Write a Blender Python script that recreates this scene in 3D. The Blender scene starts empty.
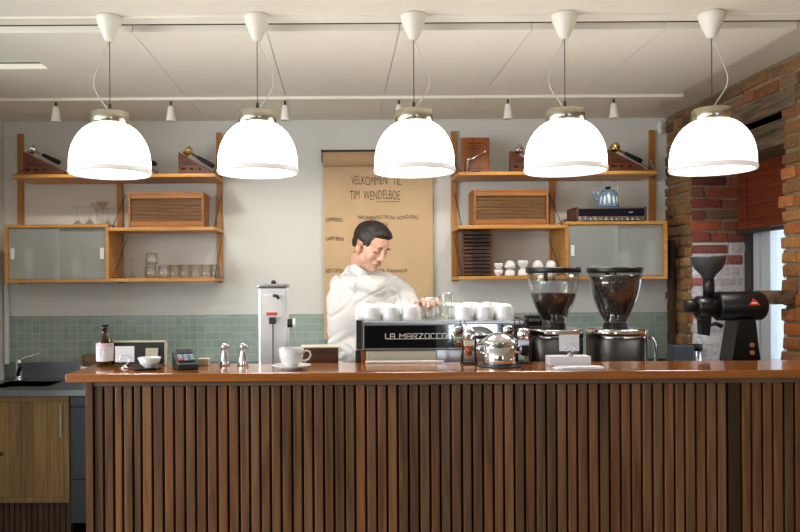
import bpy, bmesh, math, random
from mathutils import Vector, Matrix, Euler, noise
random.seed(7)
sc = bpy.context.scene
COL = sc.collection
PI = math.pi
def hx(r, g, b):
    f = lambda c: (c/255/12.92) if c <= 10 else ((c/255+0.055)/1.055)**2.4
    return (f(r), f(g), f(b), 1)

# ------------------------------------------------------------------ camera
F = 600.0; K = 1.25   # distances into the room are noted in steps of K metres
CX = 340.0; CY = 282.0; EYE = 1.53; ROLL = math.radians(0.35)
cam = bpy.data.cameras.new('camera'); camo = bpy.data.objects.new('camera', cam); COL.objects.link(camo)
camo.location = (0, 0, EYE); camo.rotation_euler = (PI/2, ROLL, 0)
cam.sensor_width = 36; cam.lens = 36*F*K/800
cam.shift_x = (400-CX)/800; cam.shift_y = (CY-266)/800
cam.clip_start = 0.05; cam.clip_end = 200
sc.camera = camo
# ------------------------------------------------------------------ view, world, daylight
sc.view_settings.view_transform = 'Standard'; sc.view_settings.look = 'None'
sc.view_settings.gamma = 1; sc.view_settings.use_curve_mapping = False
sc.view_settings.exposure = 0.2
w = bpy.data.worlds.new('sky'); sc.world = w; w.use_nodes = True
bg = w.node_tree.nodes['Background']; bg.inputs[0].default_value = hx(205, 222, 240); bg.inputs[1].default_value = 1.6
def area(name, loc, rot, sx, sy, power, color):
    l = bpy.data.lights.new(name, 'AREA'); l.shape = 'RECTANGLE'; l.size = sx; l.size_y = sy
    l.energy = power; l.color = color
    o = bpy.data.objects.new(name, l); COL.objects.link(o); o.location = loc; o.rotation_euler = rot
    return o
# daylight through the two street windows behind the viewer and through the side window
area('daylight_wide_window', (-2.9, -3.12, 1.75), (PI/2, 0, 0), 2.2, 1.9, 12, (0.93, 0.97, 1.0))
area('daylight_narrow_window', (1.55, -3.12, 1.75), (PI/2, 0, 0), 0.66, 1.9, 20, (0.80, 0.90, 1.0))
area('left_fill_light', (-4.24, 0.5, 1.65), (PI/2, 0, -PI/2), 3.2, 1.7, 150, (0.97, 0.98, 1.0))  # unseen light added so the bar front dims towards the right
for lx, ly in ((-3.2, -1.6), (-2.2, -1.6), (-1.2, -1.6)):      # unseen point lights added as warm fill from the left
    l = bpy.data.lights.new('fill_point', 'POINT'); l.energy = 9; l.color = (1.0, 0.88, 0.72); l.shadow_soft_size = 0.16
    o = bpy.data.objects.new('fill_point', l); COL.objects.link(o); o.location = (lx, ly, 2.0)
area('daylight_side_window', (2.95, 4.1, 1.5), (0, PI/2, 0), 1.2, 0.9, 14, (0.85, 0.93, 1.0))
SPOT_POWER = 11; SHADE_EMIT = 4.6; BULB_EMIT = 40; WARM = (1.0, 0.94, 0.85)

def W(px, py, D):      # picture point at depth D -> place in the room
    x = (px-CX)*math.cos(ROLL) - (py-CY)*math.sin(ROLL)
    y = (py-CY)*math.cos(ROLL) + (px-CX)*math.sin(ROLL)
    return Vector((x*D/F, D*K, EYE - y*D/F))
def WX(px, D): return (px-CX)*D/F

# ------------------------------------------------------------------ materials
M = {}
def nodes(name):
    m = bpy.data.materials.new(name); m.use_nodes = True
    nt = m.node_tree; b = nt.nodes['Principled BSDF']; M[name] = m
    return m, nt, b
def mat(name, c, rough=0.5, metal=0.0, bump=0, bscale=60, var=0, coat=0, emit=None, es=0):
    m, nt, b = nodes(name)
    b.inputs['Base Color'].default_value = c; b.inputs['Roughness'].default_value = rough; b.inputs['Metallic'].default_value = metal
    if coat: b.inputs['Coat Weight'].default_value = coat; b.inputs['Coat Roughness'].default_value = 0.08
    if emit: b.inputs['Emission Color'].default_value = emit; b.inputs['Emission Strength'].default_value = es
    if bump or var:
        tc = nt.nodes.new('ShaderNodeTexCoord'); n = nt.nodes.new('ShaderNodeTexNoise'); n.inputs['Scale'].default_value = bscale; n.inputs['Detail'].default_value = 4
        nt.links.new(tc.outputs['Object'], n.inputs['Vector'])
        if bump:
            bu = nt.nodes.new('ShaderNodeBump'); bu.inputs['Strength'].default_value = bump; bu.inputs['Distance'].default_value = 0.01
            nt.links.new(n.outputs['Fac'], bu.inputs['Height']); nt.links.new(bu.outputs['Normal'], b.inputs['Normal'])
        if var:
            r = nt.nodes.new('ShaderNodeValToRGB'); e = r.color_ramp.elements
            e[0].position = .3; e[1].position = .7
            e[0].color = [x*(1-var) for x in c[:3]]+[1]; e[1].color = [min(1, x*(1+var)) for x in c[:3]]+[1]
            nt.links.new(n.outputs['Fac'], r.inputs['Fac']); nt.links.new(r.outputs['Color'], b.inputs['Base Color'])
    return m
def wood(name, c1, c2, sc3=(3, 30, 30), rough=0.45, coat=0, detail=5, attr=False):
    m, nt, b = nodes(name)
    tc = nt.nodes.new('ShaderNodeTexCoord'); mp = nt.nodes.new('ShaderNodeMapping'); mp.inputs['Scale'].default_value = sc3
    n = nt.nodes.new('ShaderNodeTexNoise'); n.inputs['Scale'].default_value = 1.6; n.inputs['Detail'].default_value = detail; n.inputs['Distortion'].default_value = 0.7
    r = nt.nodes.new('ShaderNodeValToRGB'); e = r.color_ramp.elements
    e[0].position = .32; e[0].color = c1; e[1].position = .68; e[1].color = c2
    L = nt.links.new
    L(tc.outputs['Object'], mp.inputs['Vector']); L(mp.outputs['Vector'], n.inputs['Vector']); L(n.outputs['Fac'], r.inputs['Fac'])
    if attr:
        a = nt.nodes.new('ShaderNodeVertexColor'); a.layer_name = 'Col'
        mx = nt.nodes.new('ShaderNodeMix'); mx.data_type = 'RGBA'; mx.blend_type = 'MULTIPLY'; mx.inputs[0].default_value = 1
        L(r.outputs['Color'], mx.inputs[6]); L(a.outputs['Color'], mx.inputs[7]); L(mx.outputs[2], b.inputs['Base Color'])
    else:
        L(r.outputs['Color'], b.inputs['Base Color'])
    bu = nt.nodes.new('ShaderNodeBump'); bu.inputs['Strength'].default_value = 0.15; bu.inputs['Distance'].default_value = 0.004
    L(n.outputs['Fac'], bu.inputs['Height']); L(bu.outputs['Normal'], b.inputs['Normal'])
    b.inputs['Roughness'].default_value = rough
    if coat: b.inputs['Coat Weight'].default_value = coat; b.inputs['Coat Roughness'].default_value = 0.06
    return m
def glass(name, tint=(1, 1, 1, 1), rough=0.02, base=0.06, gain=0.75):
    m = bpy.data.materials.new(name); m.use_nodes = True; nt = m.node_tree; nt.nodes.clear(); M[name] = m
    o = nt.nodes.new('ShaderNodeOutputMaterial'); t = nt.nodes.new('ShaderNodeBsdfTransparent'); g = nt.nodes.new('ShaderNodeBsdfGlossy')
    t.inputs[0].default_value = tint; g.inputs['Roughness'].default_value = rough
    fr = nt.nodes.new('ShaderNodeLayerWeight'); fr.inputs[0].default_value = 0.35
    ma = nt.nodes.new('ShaderNodeMath'); ma.operation = 'MULTIPLY_ADD'; ma.inputs[1].default_value = gain; ma.inputs[2].default_value = base
    mx = nt.nodes.new('ShaderNodeMixShader'); L = nt.links.new
    L(fr.outputs['Facing'], ma.inputs[0]); L(ma.outputs[0], mx.inputs[0]); L(t.outputs[0], mx.inputs[1]); L(g.outputs[0], mx.inputs[2]); L(mx.outputs[0], o.inputs[0])
    return m
def frosted(name, c, fac):
    m = bpy.data.materials.new(name); m.use_nodes = True; nt = m.node_tree; M[name] = m; b = nt.nodes['Principled BSDF']
    b.inputs['Base Color'].default_value = c; b.inputs['Roughness'].default_value = 0.3
    t = nt.nodes.new('ShaderNodeBsdfTransparent'); mx = nt.nodes.new('ShaderNodeMixShader'); mx.inputs[0].default_value = fac
    o = nt.nodes['Material Output']; L = nt.links.new
    L(t.outputs[0], mx.inputs[1]); L(b.outputs[0], mx.inputs[2]); L(mx.outputs[0], o.inputs[0])
    return m
def attrmat(name, rough=0.8, bump=0.5, bscale=60, var=0.25):
    m, nt, b = nodes(name); L = nt.links.new
    a = nt.nodes.new('ShaderNodeVertexColor'); a.layer_name = 'Col'
    tc = nt.nodes.new('ShaderNodeTexCoord'); n = nt.nodes.new('ShaderNodeTexNoise'); n.inputs['Scale'].default_value = bscale; n.inputs['Detail'].default_value = 6
    L(tc.outputs['Object'], n.inputs['Vector'])
    r = nt.nodes.new('ShaderNodeValToRGB'); e = r.color_ramp.elements; e[0].position = .3; e[1].position = .7
    e[0].color = (1-var,)*3+(1,); e[1].color = (1+var*.6,)*3+(1,)
    mx = nt.nodes.new('ShaderNodeMix'); mx.data_type = 'RGBA'; mx.blend_type = 'MULTIPLY'; mx.inputs[0].default_value = 1
    L(n.outputs['Fac'], r.inputs['Fac']); L(a.outputs['Color'], mx.inputs[6]); L(r.outputs['Color'], mx.inputs[7]); L(mx.outputs[2], b.inputs['Base Color'])
    bu = nt.nodes.new('ShaderNodeBump'); bu.inputs['Strength'].default_value = bump; bu.inputs['Distance'].default_value = 0.006
    L(n.outputs['Fac'], bu.inputs['Height']); L(bu.outputs['Normal'], b.inputs['Normal'])
    b.inputs['Roughness'].default_value = rough
    return m
def tilemat(name, c1, c2, mortar, wd, ht, off, rough=0.12):
    m, nt, b = nodes(name); L = nt.links.new
    tc = nt.nodes.new('ShaderNodeTexCoord'); mp = nt.nodes.new('ShaderNodeMapping'); mp.inputs['Rotation'].default_value = (-PI/2, 0, 0)
    br = nt.nodes.new('ShaderNodeTexBrick'); br.offset = off; br.squash = 1
    br.inputs['Color1'].default_value = c1; br.inputs['Color2'].default_value = c2; br.inputs['Mortar'].default_value = mortar
    br.inputs['Scale'].default_value = 1; br.inputs['Mortar Size'].default_value = 0.0022; br.inputs['Mortar Smooth'].default_value = 0.2
    br.inputs['Brick Width'].default_value = wd; br.inputs['Row Height'].default_value = ht; br.inputs['Bias'].default_value = 0
    L(tc.outputs['Object'], mp.inputs['Vector']); L(mp.outputs['Vector'], br.inputs['Vector']); L(br.outputs['Color'], b.inputs['Base Color'])
    bu = nt.nodes.new('ShaderNodeBump'); bu.invert = True; bu.inputs['Strength'].default_value = 0.4; bu.inputs['Distance'].default_value = 0.002
    L(br.outputs['Fac'], bu.inputs['Height']); L(bu.outputs['Normal'], b.inputs['Normal'])
    b.inputs['Roughness'].default_value = rough
    return m

mat('wall_paint', hx(220, 219, 212), 0.7, bump=0.04, bscale=90)
mat('ceiling_paint', hx(236, 231, 216), 0.8)
mat('rail_white', hx(232, 228, 216), 0.45)
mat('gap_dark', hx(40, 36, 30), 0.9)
mat('front_wall_paint', hx(70, 62, 55), 0.9)
mat('floor_concrete', hx(96, 88, 80), 0.5, var=.15, bscale=4)
tilemat('tile_square', hx(142, 158, 147), hx(154, 169, 158), hx(176, 186, 175), 0.05, 0.05, 0)
tilemat('tile_metro', hx(150, 168, 158), hx(162, 180, 170), hx(184, 194, 184), 0.1, 0.05, 0.5)
wood('oak', hx(176, 118, 48), hx(205, 148, 72), (2, 26, 26), 0.4)
wood('oak_post', hx(160, 104, 42), hx(190, 132, 62), (26, 26, 2), 0.4)
wood('oak_side', hx(150, 92, 36), hx(180, 118, 54), (26, 4, 4), 0.4)
wood('teak', hx(136, 84, 34), hx(168, 108, 48), (3, 30, 40), 0.45)
wood('teak_slat', hx(112, 76, 36), hx(140, 100, 54), (3, 30, 40), 0.4)
wood('walnut', hx(62, 34, 20), hx(104, 62, 38), (4, 30, 30), 0.45)
wood('trophy_wood', hx(92, 50, 28), hx(132, 76, 44), (4, 30, 30), 0.45)
wood('plaque_wood', hx(132, 68, 22), hx(168, 96, 36), (14, 14, 3), 0.35)
wood('bar_top', hx(148, 84, 30), hx(178, 108, 44), (1.2, 22, 22), 0.22, coat=.8)
wood('bar_slat', hx(84, 54, 32), hx(130, 90, 56), (26, 26, 1.6), 0.34, coat=.15, attr=True)
wood('bar_rail', hx(92, 72, 58), hx(128, 104, 86), (1.5, 26, 26), 0.4)
wood('cabinet_ash', hx(112, 86, 48), hx(142, 112, 66), (26, 26, 1.4), 0.5, attr=True)
wood('plinth_wood', hx(56, 38, 22), hx(84, 58, 34), (20, 20, 1.5), 0.6)
wood('beam', hx(66, 52, 38), hx(128, 108, 82), (22, 2.5, 22), 0.85, detail=8)
wood('blind_wood', hx(104, 44, 22), hx(140, 66, 34), (22, 2, 22), 0.5)
attrmat('brick', 0.85, 0.8, 55, 0.3)
mat('mortar', hx(140, 122, 96), 0.95, bump=0.8, bscale=45, var=.18)
mat('cabinet_grey', hx(128, 134, 130), 0.8)
mat('sink_steel', (0.24, 0.26, 0.27, 1), 0.32, 1.0)
mat('satin_steel', (0.88, 0.89, 0.91, 1), 0.42, 0.75)
mat('whitewash', hx(206, 200, 200), 0.9, bump=.8, bscale=45, var=.12)
mat('steel', (0.62, 0.63, 0.65, 1), 0.28, 1.0)
mat('chrome', (0.82, 0.83, 0.85, 1), 0.07, 1.0)
mat('mirror_steel', (0.60, 0.64, 0.68, 1), 0.04, 1.0)
mat('dark_steel', hx(70, 74, 78), 0.4, 0.8)
mat('nickel', (0.58, 0.54, 0.44, 1), 0.25, 1.0)
mat('gold', (0.85, 0.62, 0.25, 1), 0.18, 1.0)
mat('brass', (0.75, 0.58, 0.3, 1), 0.3, 1.0)
mat('black_gloss', hx(12, 13, 15), 0.36)
mat('black_matte', hx(22, 23, 24), 0.5)
mat('panel_reflection', hx(10, 14, 18), 0.05, coat=.5)
mat('hopper_grey', hx(62, 64, 66), 0.35)
mat('cord_white', hx(205, 200, 186), 0.5)
mat('wire_grey', hx(90, 86, 80), 0.4, 0.6)
mat('plastic_white', hx(225, 224, 218), 0.4)
mat('porcelain', hx(228, 230, 230), 0.12, coat=.3)
mat('paper_white', hx(226, 226, 232), 0.8)
mat('kraft', hx(204, 172, 132), 0.75, var=.05, bscale=6)
mat('kraft_roll', hx(184, 148, 108), 0.7)
mat('ink', hx(42, 34, 28), 0.9)
mat('engraving', hx(40, 20, 12), 0.8)
mat('label_pink', hx(222, 196, 206), 0.7)
mat('pink_ink', hx(206, 150, 180), 0.7)
mat('kettle_blue', hx(104, 132, 152), 0.2, coat=.5)
mat('dial_black', hx(20, 24, 34), 0.15)
mat('amber', hx(150, 74, 24), 0.15)
mat('red_logo', hx(196, 44, 34), 0.4)
mat('grey_ribbed', hx(70, 78, 86), 0.5)
mat('cream', hx(206, 200, 176), 0.5)
mat('blue_cloth', hx(90, 132, 176), 0.9)
mat('beans', hx(44, 26, 16), 0.45, bump=1.0, bscale=120, var=.7)
mat('woven', hx(110, 88, 62), 0.9, bump=.8, bscale=120, var=.3)
mat('window_frame_paint', hx(198, 206, 214), 0.4)
mat('window_dark', hx(60, 56, 54), 0.5)
mat('shirt', hx(214, 213, 211), 0.85, bump=0.25, bscale=14)
mat('trousers', hx(30, 34, 44), 0.85)
mat('shoe', hx(30, 24, 20), 0.5)
mat('hair', hx(40, 29, 22), 0.5, bump=.3, bscale=90, var=.4)
mat('brow_hair', hx(52, 36, 26), 0.7)
attrmat('skin', 0.5, 0.05, 60, 0.04)
mat('leaf', hx(92, 122, 84), 0.7, var=.35, bscale=3)
mat('bark', hx(84, 72, 58), 0.9)
mat('ground', hx(120, 122, 116), 0.9)
mat('keypad_red', hx(196, 70, 60), .5); mat('keypad_blue', hx(140, 160, 190), .5); mat('keypad_green', hx(110, 160, 130), .5)
mat('screen_grey', hx(60, 66, 74), .2)
mat('shade_glass', hx(240, 238, 236), 0.25, emit=(1.0, 0.95, 0.91, 1), es=SHADE_EMIT)
mat('shade_rim', hx(190, 186, 182), 0.25, emit=(1.0, 0.92, 0.86, 1), es=.4)
mat('bulb_glow', hx(255, 250, 240), 0.4, emit=(1.0, 0.94, 0.86, 1), es=BULB_EMIT)
glass('clear_glass', (0.97, 0.98, 0.97, 1), 0.03, 0.05, 0.55)
glass('hopper_glass', (0.97, 0.98, 0.98, 1), 0.03, 0.04, 0.4)
glass('window_glass', (0.95, 0.97, 0.98, 1), 0.01, 0.02, 0.4)
glass('bottle_glass', (0.50, 0.38, 0.12, 1), 0.05, 0.05, 0.4)
frosted('frosted_glass', hx(186, 190, 182), 0.42)

# ------------------------------------------------------------------ mesh helpers
class MB:
    def __init__(s): s.bm = bmesh.new(); s.mi = 0; s.col = None; s.cl = None
    def _done(s, faces, smooth):
        for f in faces:
            f.smooth = smooth; f.material_index = s.mi
            if s.col is not None:
                if s.cl is None: s.cl = s.bm.loops.layers.float_color.new('Col')
                for l in f.loops: l[s.cl] = s.col
    def box(s, x0, x1, y0, y1, z0, z1, bev=0, mx=None, seg=2):
        cs = [(x, y, z) for z in (z0, z1) for y in (y0, y1) for x in (x0, x1)]
        v = [s.bm.verts.new(mx @ Vector(c) if mx else c) for c in cs]
        fs = [s.bm.faces.new([v[i] for i in q]) for q in ((0, 2, 3, 1), (4, 5, 7, 6), (0, 1, 5, 4), (2, 6, 7, 3), (0, 4, 6, 2), (1, 3, 7, 5))]
        if bev:
            es = list({e for f in fs for e in f.edges})
            r = bmesh.ops.bevel(s.bm, geom=es, offset=bev, segments=seg, profile=.5, affect='EDGES', clamp_overlap=True)
            fs = list({f for v in r['verts'] for f in v.link_faces})
        s._done(fs, False)
        return s
    def lathe(s, prof, c=(0, 0, 0), seg=40, mx=None, smooth=True, sq=None):
        c = Vector(c); rings = []
        for r, z in prof:
            if r < 1e-6:
                p = Vector((0, 0, z)); p = (mx @ p if mx else p) + c; rings.append([s.bm.verts.new(p)])
            else:
                ring = []
                for k in range(seg):
                    a = 2*PI*k/seg; q = 1
                    if sq: q = 1/((abs(math.cos(a))**sq+abs(math.sin(a))**sq)**(1/sq))
                    p = Vector((r*q*math.cos(a), r*q*math.sin(a), z)); p = (mx @ p if mx else p) + c
                    ring.append(s.bm.verts.new(p))
                rings.append(ring)
        fs = []
        for a, b in zip(rings, rings[1:]):
            if len(a) == 1 and len(b) == 1: continue
            for k in range(seg):
                j = (k+1) % seg
                if len(a) == 1: fs.append(s.bm.faces.new((a[0], b[k], b[j])))
                elif len(b) == 1: fs.append(s.bm.faces.new((a[k], a[j], b[0])))
                else: fs.append(s.bm.faces.new((a[k], a[j], b[j], b[k])))
        s._done(fs, smooth)
        return s
    def cyl(s, p0, p1, r0, r1=None, seg=24):
        r1 = r0 if r1 is None else r1
        p0 = Vector(p0); p1 = Vector(p1); d = p1-p0
        q = d.to_track_quat('Z', 'Y').to_matrix()
        L = d.length
        return s.lathe([(0, 0), (r0, 0), (r0, 0), (r1, L), (r1, L), (0, L)], p0, seg, q)
    def tube(s, pts, r, seg=8, cap=True):
        pts = [Vector(p) for p in pts]; n = len(pts); rs = r if isinstance(r, (list, tuple)) else [r]*n
        rings = []; up = None
        for i, p in enumerate(pts):
            t = (pts[min(i+1, n-1)]-pts[max(i-1, 0)]).normalized()
            if up is None:
                up = Vector((0, 0, 1)) if abs(t.z) < .9 else Vector((1, 0, 0))
            a = (up - t*up.dot(t)).normalized(); b = t.cross(a); up = a
            rings.append([s.bm.verts.new(p + (a*math.cos(2*PI*k/seg)+b*math.sin(2*PI*k/seg))*rs[i]) for k in range(seg)])
        fs = []
        for a, b in zip(rings, rings[1:]):
            for k in range(seg):
                j = (k+1) % seg; fs.append(s.bm.faces.new((a[k], a[j], b[j], b[k])))
        if cap: fs.append(s.bm.faces.new(rings[0][::-1])); fs.append(s.bm.faces.new(rings[-1]))
        s._done(fs, True)
        return s
    def ell(s, c, r, mx=None, u=20, v=14):
        c = Vector(c); prof = []
        for i in range(v+1):
            a = -PI/2+PI*i/v; prof.append((max(0, math.cos(a)), math.sin(a)))
        prof[0] = (0, -1); prof[-1] = (0, 1)
        S = Matrix.Diagonal(Vector(r))
        return s.lathe(prof, c, u, (mx @ S) if mx else S)
    def prism(s, poly, y0, y1, bev=0):
        a = [s.bm.verts.new((x, y0, z)) for x, z in poly]; b = [s.bm.verts.new((x, y1, z)) for x, z in poly]
        fs = [s.bm.faces.new(a), s.bm.faces.new(b[::-1])]; n = len(poly)
        for k in range(n):
            j = (k+1) % n; fs.append(s.bm.faces.new((a[j], a[k], b[k], b[j])))
        if bev:
            es = list({e for f in fs for e in f.edges})
            r = bmesh.ops.bevel(s.bm, geom=es, offset=bev, segments=2, profile=.5, affect='EDGES', clamp_overlap=True)
            fs = list({f for v in r['verts'] for f in v.link_faces})
        s._done(fs, False)
        return s
    def build(s, name, m, parent=None, loc=None, recalc=True):
        if recalc: bmesh.ops.recalc_face_normals(s.bm, faces=s.bm.faces[:])
        me = bpy.data.meshes.new(name); s.bm.to_mesh(me); s.bm.free()
        for k in (m if isinstance(m, (list, tuple)) else [m]): me.materials.append(M[k])
        o = bpy.data.objects.new(name, me); COL.objects.link(o)
        if parent: o.parent = parent
        if loc is not None: o.location = (loc[0], loc[1]*K, loc[2])
        return o
def tag(o, label=None, cat=None, group=None, kind=None):
    if label: o['label'] = label
    if cat: o['category'] = cat
    if group: o['group'] = group
    if kind: o['kind'] = kind
    return o
def thing(name, label, cat, loc, rz=0, group=None):
    o = bpy.data.objects.new(name, None); COL.objects.link(o); o.empty_display_size = .05
    o.location = (loc[0], loc[1]*K, loc[2]); o.rotation_euler = (0, 0, rz)
    return tag(o, label, cat, group)
def struct(o): o['kind'] = 'structure'; return o
def dup(root, loc, label=None, rz=None):
    r = root.copy(); COL.objects.link(r); r.location = (loc[0], loc[1]*K, loc[2])
    if rz is not None: r.rotation_euler = (0, 0, rz)
    if label: r['label'] = label
    for ch in list(root.children):
        c = ch.copy(); COL.objects.link(c); c.parent = r
        for g in list(ch.children):
            d = g.copy(); COL.objects.link(d); d.parent = c
    return r
def text(body, size, loc, m, parent, name='lettering', ext=0.0006, off=0.0, sx=1.0, align='LEFT', rz=0):
    cu = bpy.data.curves.new(name, 'FONT'); cu.body = body; cu.size = size; cu.extrude = ext; cu.offset = off; cu.align_x = align; cu.resolution_u = 3
    t = bpy.data.objects.new(name, cu); COL.objects.link(t)
    dg = bpy.context.evaluated_depsgraph_get(); me = bpy.data.meshes.new_from_object(t.evaluated_get(dg))
    bpy.data.objects.remove(t); me.name = name; me.materials.clear(); me.materials.append(M[m])
    me.transform(Matrix.Translation(loc) @ Matrix.Rotation(rz, 4, 'Y') @ Matrix.Rotation(PI/2, 4, 'X') @ Matrix.Diagonal((sx, 1, 1, 1)))
    o = bpy.data.objects.new(name, me); COL.objects.link(o); o.parent = parent
    return o
def remeshed(mb, name, voxel, smooth, mats, parent=None, loc=None, factor=.5):
    bm = mb.bm; bmesh.ops.recalc_face_normals(bm, faces=bm.faces[:])
    me = bpy.data.meshes.new('tmp'); bm.to_mesh(me); bm.free(); t = bpy.data.objects.new('tmp', me); COL.objects.link(t)
    r = t.modifiers.new('r', 'REMESH'); r.mode = 'VOXEL'; r.voxel_size = voxel; r.use_smooth_shade = True
    if smooth: s = t.modifiers.new('s', 'SMOOTH'); s.iterations = smooth; s.factor = factor
    dg = bpy.context.evaluated_depsgraph_get(); m2 = bpy.data.meshes.new_from_object(t.evaluated_get(dg))
    bpy.data.objects.remove(t); m2.name = name; m2.materials.clear()
    for k in mats: m2.materials.append(M[k])
    for p in m2.polygons: p.use_smooth = True
    o = bpy.data.objects.new(name, m2); COL.objects.link(o)
    if parent: o.parent = parent
    if loc is not None: o.location = loc
    return o

# ================================================================== ROOM SHELL
XR = 2.187; XL = -2.232; YB = 4.0*K; YF = -3.0; HC = 2.61
struct(MB().box(-4.3, 3.2, YF-.1, YB+.1, -.1, 0).build('floor', 'floor_concrete'))
struct(MB().box(XL-.1, XR+.6, YB, YB+.12, 0, HC+.05).build('wall_back', 'wall_paint'))
b = MB().box(XL-.12, XL, 3.3, YB, 0, HC); b.box(-4.3, XL, 3.3, 3.42, 0, HC); b.box(-4.3, -4.2, YF, 3.3, 0, .8); b.box(-4.3, -4.2, YF, 3.3, 2.5, HC); b.box(-4.3, -4.2, YF, -1.1, .8, 2.5); b.box(-4.3, -4.2, 2.1, 3.3, .8, 2.5)  # opening made for the added left light
struct(b.build('wall_left', 'wall_paint'))
ceil = struct(MB().box(-4.3, 3.2, YF-.1, YB+.1, HC, HC+.1).build('ceiling', 'ceiling_paint'))
# front wall behind the viewer, with two street windows
b = MB(); y0, y1 = YF-.1, YF
b.box(-4.3, -4.0, y0, y1, 0, HC); b.box(-1.8, 1.22, y0, y1, 0, HC); b.box(1.88, 3.2, y0, y1, 0, HC)
for xa, xb in ((-4.0, -1.8), (1.22, 1.88)): b.box(xa, xb, y0, y1, 0, .8); b.box(xa, xb, y0, y1, 2.55, HC)
struct(b.build('wall_front', 'front_wall_paint'))
for n, (xa, xb, k) in enumerate(((-4.0, -1.8, 3), (1.22, 1.88, 1))):
    b = MB()
    for i in range(k+1):
        xx = xa+.03+(xb-xa-.06)*i/k; b.box(xx-.03, xx+.03, YF-.08, YF-.02, .8, 2.55)
    for zz in (.83, 1.9, 2.52): b.box(xa+.01, xb-.01, YF-.075, YF-.025, zz-.03, zz+.03)
    struct(b.build('window_%d' % (n+1), 'window_dark'))

# right wall of real bricks: pier face, window reveal and the near pier
bk = MB()
def bcol(kind):
    r = random.random(); j = random.uniform(.8, 1.15)
    if kind == 'tan': c = random.choice(((150, 114, 68), (160, 124, 76), (136, 102, 62), (146, 102, 62), (126, 90, 56)))
    elif kind == 'red': c = random.choice(((142, 66, 52), (128, 70, 56), (158, 78, 52), (122, 88, 66), (108, 58, 48)))
    elif kind == 'white': c = random.choice(((206, 200, 204), (198, 190, 192), (214, 210, 212), (190, 180, 182), (168, 96, 90), (206, 200, 200)))
    elif kind == 'orange': c = random.choice(((170, 118, 66), (152, 110, 66), (176, 112, 60), (146, 104, 64), (140, 92, 52), (184, 104, 50)))
    else: c = random.choice(((124, 96, 62), (140, 104, 64), (108, 84, 54), (140, 88, 56), (116, 92, 62), (150, 84, 52)))
    c = hx(*c); return (c[0]*j, c[1]*j, c[2]*j, 1)
def bricks(o, u, n, L, z0, z1, kindf, bl=.21, bh=.056, gap=.014, edge=(0, 0)):
    """rows of bricks on a wall through point o along u (length L), facing n"""
    row = 0; z = z0
    while z < z1-.02:
        h = min(bh*random.uniform(.92, 1.08), z1-z); x = -(bl/2 if row % 2 else 0)-random.uniform(0, .03)
        while x < L:
            ln = (bl if random.random() > .25 else bl*.5)*random.uniform(.9, 1.1)
            a = max(x, 0); e = min(x+ln, L)
            if e-a > .02:
                if a == 0: a -= random.uniform(0, edge[0])
                if e == L: e += random.uniform(0, edge[1])
                dep = random.uniform(.006, .02); jz = random.uniform(-.004, .004)
                bk.col = bcol(kindf(z))
                vs = []
                for d in (-.05, dep):
                    for zz in (z+jz, z+h+jz):
                        for t in (a, e):
                            p = o+u*(t+random.uniform(-.004, .004))+n*(d+random.uniform(-.003, .003)); vs.append(bk.bm.verts.new((p.x, p.y, zz+random.uniform(-.003, .003))))
                fs = [bk.bm.faces.new([vs[i] for i in q]) for q in ((0, 1, 3, 2), (4, 6, 7, 5), (0, 4, 5, 1), (2, 3, 7, 6), (0, 2, 6, 4), (1, 5, 7, 3))]
                es = list({ed for f in fs for ed in f.edges})
                r = bmesh.ops.bevel(bk.bm, geom=es, offset=.007, segments=2, profile=.6, affect='EDGES', clamp_overlap=True)
                bk._done(list({f for v in r['verts'] for f in v.link_faces}), True)
            x += ln+gap
        z += h+gap; row += 1
YJ = 3.73*K; YN = 2.94*K; XW = 2.545
bricks(Vector((XR, YB, 0)), Vector((0, -1, 0)), Vector((-1, 0, 0)), YB-YJ, 0, HC, lambda z: 'tan' if random.random() > .3 else 'dull', bl=.12)
bricks(Vector((XR, YJ, 0)), Vector((1, 0, 0)), Vector((0, -1, 0)), XW-XR, 0, 2.36, lambda z: 'white' if z < 1.74+random.uniform(-.1, .1) else 'red')
bricks(Vector((XR, YJ, 0)), Vector((0, -1, 0)), Vector((-1, 0, 0)), YJ-YN, 2.47, HC, lambda z: 'dull')
bricks(Vector((XR, YJ, 0)), Vector((0, -1, 0)), Vector((-1, 0, 0)), YJ-YN, 0, .98, lambda z: 'white')
bricks(Vector((XR, YN, 0)), Vector((0, -1, 0)), Vector((-1, 0, 0)), 1.5, 0, HC, lambda z: 'orange' if z < 2.3 else 'dull', edge=(.035, 0))
bk.build('brick_courses', 'brick')
brc = bpy.data.objects['brick_courses']
b = MB(); b.box(XR, XR+.45, YJ, YB, 0, HC); b.box(XR, XR+.45, YF, YN, 0, HC)
b.box(XR, XR+.45, YN, YJ, 2.36, HC); b.box(XR, XR+.45, YN, YJ, 0, .97)
wr = struct(b.build('wall_right', 'mortar')); brc.parent = wr
brc.name = 'bricks'
MB().box(XR+.004, XW-.03, YJ-.009, YJ-.001, .9, 1.76).build('whitewash', 'whitewash', wr)
# beams over the window, sill block
b = MB().box(XR-.018, XR+.17, YN-.1, YJ+.1, 2.36, 2.462, .012); bm_ = struct(b.build('trim_1', 'beam'))
b = MB().box(XR+.06, XR+.30, YN-.02, YJ-.01, 2.22, 2.352, .012); struct(b.build('trim_2', 'beam'))
b = MB().box(XR-.12, XR+.16, YN-.09, YN+.07, 1.41, 1.475, .008)
tag(b.build('wooden_block', 'beam'), 'weathered brown wooden block set into the brick beside the window', 'block')
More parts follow.
